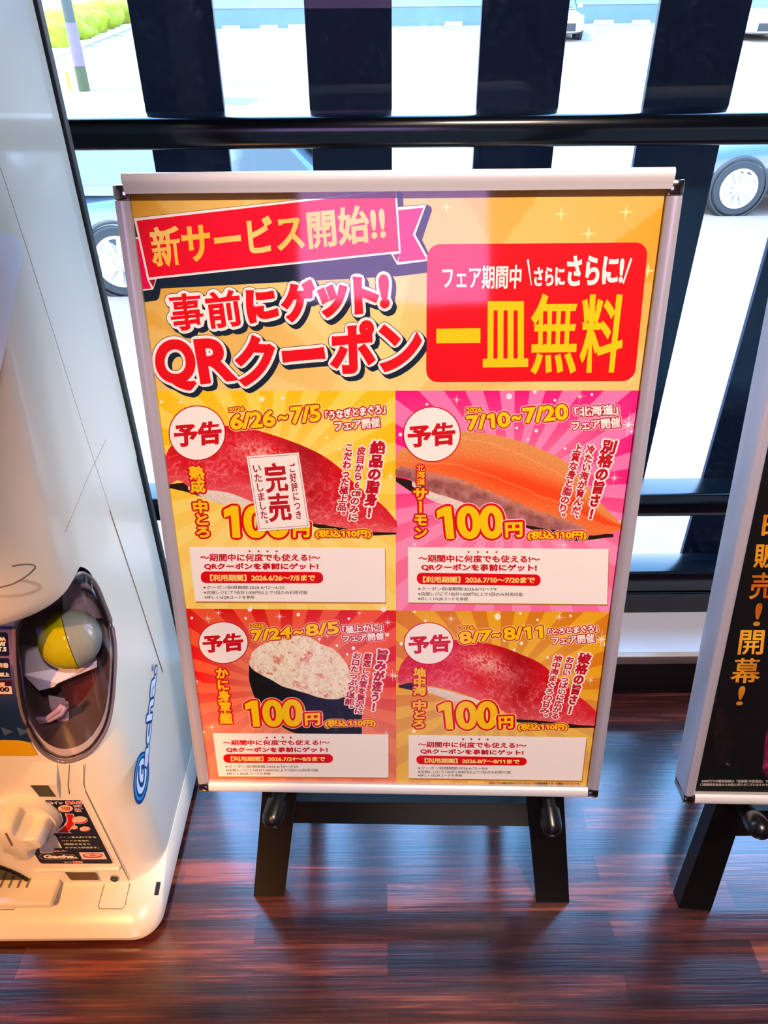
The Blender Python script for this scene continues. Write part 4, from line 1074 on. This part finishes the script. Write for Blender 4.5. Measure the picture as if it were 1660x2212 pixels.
# lower unit with the display opening cut into it
secs = [rr_ring(XL, XS, YF, YB, RF, 0.008, z) for z in (0.05, 0.2, 0.4, 0.6, 0.735, 0.80)]
low = MB().rings(secs).build('lower_unit', M_shell, tG, mats=[M_shell, M_hole])
A = patch(0.015, 0.955); dv = Vector((-0.42, 0.90, 0.0)).normalized() * 0.125
B = [[p + dv for p in r] for r in A]
cut = slab(A, B)
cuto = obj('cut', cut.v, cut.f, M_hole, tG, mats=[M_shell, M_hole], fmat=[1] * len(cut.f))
bo = low.modifiers.new('cut', 'BOOLEAN'); bo.operation = 'DIFFERENCE'; bo.object = cuto; bo.solver = 'EXACT'
bpy.context.view_layer.update()
dg = bpy.context.evaluated_depsgraph_get(); nm = bpy.data.meshes.new_from_object(low.evaluated_get(dg))
low.modifiers.clear(); old = low.data; low.data = nm; bpy.data.meshes.remove(old); bpy.data.objects.remove(cuto)
for p in low.data.polygons: p.use_smooth = True
low.data.set_sharp_from_angle(angle=math.radians(35))
# clear bulging display window with a moulded rim
A = patch(0.004, 0.985, 9, 0.010); B = patch(0.0015, 0.985, 9, 0.010)
slab(A, B).build('display_window', clear_mat('tinted_clear_plastic', (0.94, 0.91, 0.96), 0.02, 1.45), tG, smooth='auto')
MB().tube([shell_hit(*p, 0.002) for p in loop], 0.0030, 8, closed=True).build('window_rim', mat('smoky_rim', (118, 104, 112), 0.15, 0, 0.7), tG, smooth=True)
ins = [(cpx[0] + (p[0] - cpx[0]) * .955, cpx[1] + (p[1] - cpx[1]) * .955) for p in loop]
MB().tube([shell_hit(*p, 0.003) for p in ins], 0.0016, 8, closed=True).build('window_gasket', mat('black_gasket', (18, 16, 18), 0.4), tG, smooth=True)
# upper unit, its rounded front hangs over the lower one
up_ = [(0.722, .650, .075), (0.728, .634, .09), (0.745, .622, .10), (0.79, .618, .105), (0.86, .628, .105), (0.94, .650, .10), (1.02, .672, .09), (1.12, .692, .08), (1.25, .700, .07), (1.40, .702, .06), (1.46, .704, .05)]
R = [rr_ring(XL, XS + .001, y, YB, r, .008, z, 13) for z, y, r in up_]
MB().rings(R).build('upper_unit', M_shell, tG, smooth='auto')
MB().box((XL, YB - .001, .03), (XS + .004, YB + .014, 1.455)).build('back_panel', mat('charcoal_back_panel', (40, 46, 48), 0.5), tG, bevel=.002)
# base skirt
bs = [(0.015, .626, .045, -.391), (0.024, .625, .05, -.390), (0.034, .633, .05, -.391), (0.046, .646, .055, -.393), (0.056, .672, .06, -.396), (0.062, .700, .06, -.399)]
R = [rr_ring(XL - .008, x1, y, YB, r, .01, z, 12) for z, y, r, x1 in bs]
MB().rings(R).build('base', M_shell, tG, smooth='auto')
MB().box((XL + .02, .655, 0), (XS - .012, YB - .03, .025)).build('foot_plinth', mat('black_gap_shade', (12, 12, 12), 0.7), tG)  # inset block, blackened to paint the shadow gap under the base
# seams
def seam(pts, name='panel_seam', rad=.0007, hit=None):
    MB().tube([(hit or (lambda *p: on_x(*p, XS + .0006)))(*p) for p in pts], rad, 6).build(name, M_seam, tG, smooth=True)
seam([(0, 362), (60, 545), (120, 735), (180, 925), (240, 1110), (300, 1290), (352, 1452)])
seam([(228, 950), (190, 1030), (165, 1090), (140, 1150)])
fy = lambda px, py: on_y(px, py, YF - .0006)
seam([(181, 1652), (181, 1695), (186, 1712), (230, 1802), (279, 1902)], hit=fy)
seam([(118, 1652), (120, 1690), (128, 1712)], hit=fy); seam([(150, 1652), (147, 1695), (150, 1715)], hit=fy)
# instruction label
zT = Z(70, 1700, 8.737)
lb = Print(lambda px, py: (on_y(px, py, YF).x, on_y(px, py, YF).z), lambda u, v, w_: Vector((u, YF - .0006 - w_ * 1.0, v)))
lab_poly = [(240, 235), (900, 235), (945, 262), (1530, 1420), (1500, 1445), (180, 1445), (130, 1410), (0, 1205), (-20, 1100), (30, 1080), (190, 1155), (550, 1140), (435, 915), (310, 905), (330, 840), (520, 740), (578, 620), (540, 500), (400, 370), (215, 275)]
lb.poly(zT(*lab_poly), (10, 18, 48)); lb.line(zT(*lab_poly), .0016, (240, 226, 220), True)
W2, R2 = (246, 232, 226), (206, 14, 30)
lb.text('コイン', zT((300, 268), (560, 268), (600, 318), (320, 318)), W2, .0004, nd=6); lb.text('投入口', zT((625, 262), (930, 262), (945, 315), (640, 318)), R2, .0005, ((.0008, W2),), nd=6)
lb.disc(zT((625, 400))[0], 141 / 8.737, 66 / 8.737, (250, 196, 170), 30); lb.text('100', zT((540, 368), (712, 362), (722, 436), (560, 440)), (190, 60, 30), .0004, nd=6)
lb.text('100円', zT((765, 335), (920, 332), (940, 372), (785, 376)), W2, .0002, nd=4); lb.text('コイン', zT((785, 380), (955, 378), (968, 408), (800, 410)), W2, .0002, nd=4); lb.text('専用', zT((800, 412), (905, 412), (925, 458), (815, 458)), R2, .0003, ((.0005, W2),), nd=4)
arrow = [(615, 492), (775, 495), (800, 560), (815, 650), (800, 720), (690, 835), (755, 862), (370, 860), (520, 770), (600, 715), (650, 640), (650, 570)]
lb.poly(zT(*arrow), W2); lb.poly(zT((635, 504), (768, 505), (788, 570), (798, 650), (785, 712), (680, 832), (700, 850), (470, 850), (560, 780), (640, 710), (668, 640), (665, 570)), R2)
for (x, y, a, b_) in ((900, 615, 148, 72), (800, 755, 64, 38), (998, 780, 100, 48)):
    lb.disc(zT((x, y))[0], a / 8.737, b_ / 8.737, (246, 224, 216), 26); lb.disc(zT((x + a * .06, y + b_ * .08))[0], a * .88 / 8.737, b_ * .84 / 8.737, R2, 26); lb.disc(zT((x - a * .08, y - b_ * .14))[0], a * .88 / 8.737, b_ * .78 / 8.737, (250, 190, 164), 26)
for s_, q in (('コインを入れてから', [(500, 918), (1200, 916), (1215, 948), (510, 950)]), ('ハンドルを右に', [(550, 984), (1070, 982), (1085, 1014), (555, 1016)]), ('1回転させると', [(590, 1048), (1090, 1046), (1105, 1080), (600, 1082)]), ('カプセルが出ます。', [(620, 1114), (1255, 1110), (1268, 1144), (628, 1146)])):
    lb.text(s_, zT(*q), (226, 226, 190), .0002, nd=4)
lb.text('コイン', zT((190, 1180), (350, 1180), (362, 1206), (200, 1206)), W2, .0002, nd=4); lb.text('返却', zT((372, 1170), (485, 1170), (500, 1208), (385, 1208)), R2, .0003, ((.0005, W2),), nd=4); lb.text('レバー', zT((500, 1178), (665, 1178), (672, 1206), (512, 1206)), W2, .0002, nd=4)
lb.text('Gacha.', zT((205, 1262), (830, 1262), (850, 1332), (225, 1332)), W2, .0010, ((.0019, (10, 18, 48)),), nd=6)
lb.line(zT((130, 1290), (200, 1240), (290, 1232), (400, 1250), (560, 1240), (620, 1250), (780, 1260), (870, 1330), (780, 1345), (300, 1352), (190, 1340), (140, 1300)), .0005, W2)
lb.poly(zT((885, 1218), (1350, 1216), (1415, 1345), (948, 1350)), (250, 214, 200)); lb.disc(zT((1145, 1275))[0], 192 / 8.737, 50 / 8.737, R2, 30); lb.disc(zT((1145, 1272))[0], 160 / 8.737, 32 / 8.737, (250, 214, 200), 30)
lb.text('TAKARA', zT((1090, 1252), (1195, 1252), (1200, 1270), (1094, 1270)), R2, .0003, nd=4); lb.text('TOMY', zT((1010, 1270), (1280, 1270), (1284, 1296), (1014, 1296)), R2, .0005, nd=4)
lb.text('コイン', zT((595, 1388), (745, 1386), (760, 1412), (608, 1414)), W2, .0002, nd=4); lb.text('返却口', zT((765, 1378), (940, 1378), (955, 1416), (780, 1418)), R2, .0003, ((.0006, W2),), nd=4)
lo = lb.build('instruction_label', M_ink, tG); lo['label'] = 'navy instruction sticker with red and white Japanese writing'
zV = Z(0, 1580, 7.9)
lb2 = Print(lb.P, lambda u, v, w_: Vector((u, YF - .0006 - w_, v)))
lb2.rrect(zV((-300, 1850), (150, 1850), (255, 2022), (-200, 2022)), .003, (60, 30, 24)); lb2.rrect(zV((-300, 1856), (145, 1856), (245, 2014), (-200, 2014)), .003, (232, 176, 156))
for k in range(2): lb2.text('※カプセルに関するお問い合わせ', zV(*qd(-60 + 14 * k, 1968 + 30 * k, 190 + 14 * k, 1988 + 30 * k)), (70, 40, 34), .0001, nd=4)
lb2.build('notice_sticker', M_ink, tG)

def ellipse_prof(c, ax, prof, up, sx=1, n=40):
    """lathe with a squashed cross-section"""
    q = MB(); ax = Vector(ax).normalized(); u = Vector(up).cross(ax).normalized(); v_ = ax.cross(u)
    q.rings([[Vector(c) + ax * d + (u * math.cos(a) * sx + v_ * math.sin(a)) * r for a in [2 * math.pi * k / n for k in range(n)]] for d, r in prof]); return q
# dial with a gripped handle
kc = on_y(58, 1760, YF)
kn_r = abs(on_y(136, 1770, YF).x - kc.x)
dial = ellipse_prof(kc, (0, -1, 0), [(0, kn_r), (.006, kn_r), (.010, kn_r * .95), (.014, kn_r * .94)], (0, 0, 1)).build('dial', M_shell, tG, smooth='auto')
hp = []
n_ = 96
for d, s in ((.012, 1.0), (.03, 1.0), (.046, .97), (.052, .90), (.054, .80)):
    ring = []
    for k in range(n_):
        a = 2 * math.pi * k / n_; r = kn_r * s * (.70 + .16 * math.tanh(2.6 * math.cos(4 * a - .5))); ring.append(kc + Vector((math.cos(a) * r, -d, math.sin(a) * r)))
    hp.append(ring)
hd = MB().rings(hp).build('handle_grip', M_shell, dial, smooth='auto', bevel=0)
hr = kn_r * .8
MB().box((kc.x - .0012, YF - .0555, kc.z + hr * .1), (kc.x + .0012, YF - .0535, kc.z + hr * .85)).build('pointer_groove', M_seam, hd)
# coin slot housing
a0 = [on_y(*p, YF) for p in zV((495, 830), (1000, 830), (1035, 1130), (690, 1130))]
f0 = [p + Vector((0, -.008 if i < 2 else -.002, -.0)) for i, p in enumerate(a0)]
sl = MB(); sl.hexa(a0, f0)
tp = [on_y(*p, YF) for p in zV((580, 520), (980, 520))]
sl.add([a0[0], a0[1], f0[1], f0[0], tp[1], tp[0]], [(0, 5, 4, 1), (3, 2, 4, 5), (0, 3, 5), (1, 4, 2)])
so = sl.build('coin_slot', M_shell, tG, bevel=0.001)
mo = [on_y(*p, YF) + Vector((0, dy, 0)) for p, dy in zip(zV((560, 845), (850, 845), (970, 1080), (690, 1080)), (-.0086, -.0086, -.0034, -.0034))]
MB().hexa(mo, [p + Vector((0, .004, 0)) for p in mo]).build('slot_mouth', mat('dark_steel_slot', (40, 38, 30), 0.3, 0.6), so)
# coin return lever
lv = [on_y(*p, YF - .0) for p in zT((165, 950), (400, 925), (440, 1120), (190, 1125))]
MB().hexa(lv, [p + Vector((0, -.012, .0)) for p in lv]).build('return_lever', M_shell, tG, bevel=.0015)
# ledge, coin return pocket, lock
c0, c1 = on_y(76, 1876, YF), on_y(260, 1872, YF)
MB().tube([c0 + Vector((0, -.003, 0)), c1 + Vector((0, -.003, 0))], .0035, 10).build('ledge', M_shell, tG, smooth='auto')
zU = Z(0, 1840, 4.368)
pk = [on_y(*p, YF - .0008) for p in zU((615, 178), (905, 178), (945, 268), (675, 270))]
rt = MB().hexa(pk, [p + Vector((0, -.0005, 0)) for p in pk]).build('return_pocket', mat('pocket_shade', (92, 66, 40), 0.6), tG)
lp = [p + Vector((0, -.001, 0)) for p in pk]
MB().tube([lp[0], lp[1], lp[2], lp[3]], .0016, 8, closed=True).build('pocket_lip', M_shell, rt, smooth=True)
lk = on_y(248, 1896, YF)
ko = MB().lathe([(0, .0075), (.003, .0075), (.004, .006), (.001, .0055)], lk, (0, -1, 0), 24).build('lock', mat('lock_chrome', (150, 146, 140), 0.2, 1.0), tG, smooth='auto')
MB().box((lk.x - .004, YF - .0045, lk.z - .001), (lk.x + .004, YF - .0015, lk.z + .001)).build('keyway', M_hole, ko)
# outlet with dark flap and grooved tray
oc = on_y(-62, 1925, YF); orr = on_y(72, 1900, YF).x - oc.x
arc = [(math.cos(math.radians(a)), math.sin(math.radians(a))) for a in range(0, 181, 6)]
ot = MB(); ot.rings([[oc + Vector((c * orr, dy, max(s, 0) * orr * .85)) for c, s in arc] for dy in (-.0015, .001)])
oo = ot.build('capsule_outlet', mat('outlet_flap', (14, 13, 13), 0.25, 0, 0.6), tG)
MB().tube([oc + Vector((c * orr, -.002, s * orr * .85)) for c, s in arc], .0035, 8).build('outlet_rim', mat('outlet_rim_black', (22, 20, 20), 0.2), oo, smooth=True)
ty = [on_y(*p, YF) for p in zU((-120, 215), (330, 215))]
tz0, tz1 = on_z(50, 1928, .066), None
tray = MB(); e1 = on_y(112, 1918, YF - .045)
tray.box((XL + .03, YF - .045, .064), (on_y(112, 1925, YF - .03).x, YF + .001, .078))
to = tray.build('catch_tray', M_shell, tG, bevel=.004)
for k in range(6):
    p = on_z(62 - 19 * k, 1905, .0785)
    MB().box((p.x - .002, p.y - .010, .0775), (p.x + .002, p.y + .010, .0786)).build('tray_slot', M_seam, to)
# cover flaps on the base and side hook
def on_base(px, py):
    d = ray(px, py); best = None
    for i in range(200):
        y = .63 + .075 * i / 199; z = None
        for (za, ya, *_r), (zb2, yb2, *_q) in zip(bs[:-1], bs[1:]):
            if min(ya, yb2) <= y <= max(ya, yb2) and zb2 > .03: z = za + (zb2 - za) * (y - ya) / (yb2 - ya)
        if z is None: continue
        p = CAMP + d * (y / d.y); e = abs(p.z - z)
        if best is None or e < best[0]: best = (e, p)
    return best[1] + Vector((0, -.0006, .0006))
for P_ in ([(226, 1910), (213, 1955), (215, 1963), (264, 1963), (270, 1957), (281, 1908)], [(43, 1935), (36, 1958), (30, 1964), (0, 1965)]):
    MB().tube([on_base(*p) for p in P_], .0006, 6).build('flap_seam', M_seam, tG, smooth=True)
hk = [on_x(*p, XS + .0030) for p in ((338, 1905), (347, 1905), (342, 1934), (333, 1934))]
MB().hexa(hk, [p + Vector((.0006, 0, 0)) for p in hk]).build('hook_slot', mat('slot_dark', (52, 50, 40), 0.5), tG)
# dark line painting the shaded edge of a grip recess on the upper front
gp = on_y(15, 1236, .62)
MB().tube([on_y(*p, .6172) for p in smooth_loop([(-20, 1268), (20, 1264), (52, 1248), (76, 1226), (60, 1219), (20, 1224), (-20, 1232)], 6)[:-12]], .0009, 8).build('grip_recess_shade_line', M_seam, tG, smooth=True)
# film peeling from the upper unit
fm = [on_x(*p, XS + .0024) for p in ((-30, 500), (20, 503), (46, 520), (52, 560), (38, 600), (15, 740), (0, 805), (-30, 900))]
MB().add(fm + [p - Vector((.0006, 0, 0)) for p in fm], [tuple(range(8)), tuple(range(15, 7, -1))] + [(i, i + 8, (i + 1) % 8 + 8, (i + 1) % 8) for i in range(8)]).build('protective_film', mat('lavender_film', (218, 220, 236), 0.3), tG)
# printed display card on the front
dc = Print(lb.P, lambda u, v, w_: Vector((u, YF - .0008 - w_, v)))
zY = Z(0, 1330, 6.317)
def cardc(a, b): return m3((150, 110, 170), (14, 40, 78), min(1, b * 1.6)) if b > .28 else m3((90, 80, 140), (150, 110, 170), b * 3)
cq = [dc.P(-160, 1352), dc.P(36, 1352), dc.P(72, 1632), dc.P(-120, 1632)]
def bil(a, b): return tuple((cq[0][i] * (1 - a) + cq[1][i] * a) * (1 - b) + (cq[3][i] * (1 - a) + cq[2][i] * a) * b for i in (0, 1))
dc.grid(bil, 4, 24, lambda a, b: lin(cardc(a, b)))
dc.rrect(zY((-300, 220), (108, 220), (135, 545), (-280, 545)), .003, (12, 30, 62)); dc.rrect(zY((-280, 572), (130, 572), (155, 848), (-260, 848)), .003, (14, 30, 66)); dc.rrect(zY((-260, 875), (160, 875), (180, 1075), (-240, 1075)), .003, (56, 14, 46)); dc.poly(zY((-250, 955), (158, 955), (172, 1062), (-240, 1062)), (248, 214, 204))
for s_, q, c in (('TAKARA', [(-170, 285), (78, 285), (84, 335), (-168, 335)], W2), ('TOMY AY', [(-170, 348), (80, 348), (86, 405), (-168, 405)], W2), ('A.R.T.S', [(-165, 420), (92, 420), (96, 480), (-160, 480)], W2), ('対象年齢', [(-140, 635), (118, 635), (124, 705), (-136, 705)], (250, 200, 190)),
                 ('15才以上', [(-130, 765), (130, 765), (136, 825), (-126, 825)], W2), ('全5種', [(-60, 900), (70, 900), (74, 950), (-56, 950)], (250, 200, 190)), ('300', [(-60, 965), (130, 965), (134, 1032), (-56, 1032)], (40, 14, 26)), ):
    dc.text(s_, zY(*q), c, .0006, nd=6)
for x in (15, 228): dc.poly(zY((x, 1510), (x + 175, 1570), (x + 50, 1630)), (62, 84, 116))
dc.poly(zY((-200, 1705), (60, 1685), (250, 1690), (420, 1720), (520, 1900), (-200, 1905)), (206, 160, 10))
dcard = dc.build('display_card', M_ink, tG); dcard['label'] = 'blue and purple printed card behind the front pane'
# logo on the side
sg = Print(lambda px, py: (on_x(px, py, XS).y, on_x(px, py, XS).z), lambda u, v, w_: Vector((XS + .0008 + w_, u, v)))
zX = Z(260, 1400, 6.145)
BL, CY_, WH = (0, 62, 132), (44, 150, 214), (218, 232, 246)
def ell(cx, cy, rx, ry, col, rot=.09):
    pts = [sg.P(*zX((cx + rx * math.cos(t) * math.cos(rot) - ry * math.sin(t) * math.sin(rot), cy + rx * math.cos(t) * math.sin(rot) + ry * math.sin(t) * math.cos(rot)))[0]) for t in [2 * math.pi * k / 44 for k in range(44)]]
    sg.poly(pts, col, True)
ell(272, 1722, 100, 352, BL); ell(272, 1712, 86, 312, CY_); ell(275, 1708, 72, 275, BL); ell(276, 1700, 62, 238, WH)
sg.text('G', zX((228, 1850), (228, 1560), (318, 1540), (318, 1850)), BL, .0012, nd=6)
sg.text('acha.', zX((292, 1565), (392, 300), (482, 235), (352, 1580)), WH, .0016, ((.0038, BL),))
sg.text('®', zX((408, 300), (412, 215), (440, 220), (436, 305)), BL, .0002, nd=4)
lg = sg.build('side_logo', M_ink, tG); lg['label'] = 'blue outlined lettering running up the side panel'
# inside of the display: shelf and chute pieces
inner_c = shell_hit(150, 1440) + dv * .45
sh = [shell_hit(*p) + dv * .35 for p in zW((170, 1420), (1000, 1270), (1000, 1330), (560, 1520), (520, 1560), (350, 1600))]
MB().add([p for p in sh] + [p + dv * .5 for p in sh], [tuple(range(6)), tuple(range(11, 5, -1))] + [(i, i + 6, (i + 1) % 6 + 6, (i + 1) % 6) for i in range(6)]).build('capsule_shelf', mat('white_shelf', (224, 222, 228), 0.4), tG)
ca = [shell_hit(*p) + dv * .25 for p in zW((300, 1890), (470, 1850), (600, 1780), (640, 1700), (600, 1700), (540, 1760), (430, 1840), (300, 1840))]
MB().tube(ca, .004, 10).build('clear_hook', mat('lilac_plastic', (190, 172, 196), 0.15), tG, smooth=True)
wb = [shell_hit(*p) + dv * .45 for p in zW((480, 1840), (700, 1880), (690, 2000), (590, 2040))]
MB().hexa(wb, [p + dv * .2 for p in wb]).build('chute_flap', mat('chute_pink', (214, 190, 190), 0.5), tG)
db = [shell_hit(*p) + dv * .55 for p in zW((640, 540), (1090, 520), (1110, 900), (650, 900))]
MB().hexa(db, [p + dv * .1 for p in db]).build('inner_wall', mat('inner_wall_pale', (170, 152, 160), 0.5), tG)
rb = [shell_hit(*p) + dv * .6 for p in zW((560, 1560), (1060, 1350), (1080, 1900), (700, 1950))]
MB().hexa(rb, [p + dv * .08 for p in rb]).build('chute_wall', mat('chute_brown', (92, 40, 36), 0.45), tG)
# capsules
def capsule(px, py, dd, r, lab, top, bottom, ax):
    c = shell_hit(px, py) + dv * dd
    t = thing('toy_capsule', c - Vector((0, 0, r)), lab, 'capsule', 'capsules in the display window')
    u = Vector(ax).normalized()
    half = [(math.sin(a) * r, math.cos(a) * r) for a in [math.pi / 2 * k / 10 for k in range(11)]]
    MB().lathe([(0.001, r * 1.02), (.004, r * 1.02)] + [(d, q) for d, q in half if d > .004], c, u, 32).build('lid_half', top, t, smooth='auto')
    MB().lathe([(0.0, r * 1.02), (.004, r * 1.02)] + [(d, q * .99) for d, q in half if d > .004], c, -u, 32).build('cup_half', bottom, t, smooth='auto')
    return c
M_yel = mat('translucent_yellow', (190, 192, 10), 0.12, 0, 0.6); M_clr = mat('silvery_clear_dome', (150, 164, 140), 0.08, 0, 0.8)
capsule(162, 1436, .44, .043, 'yellow toy capsule with clear silvery dome lying on the display shelf', M_clr, M_yel, (.90, .42, .05))
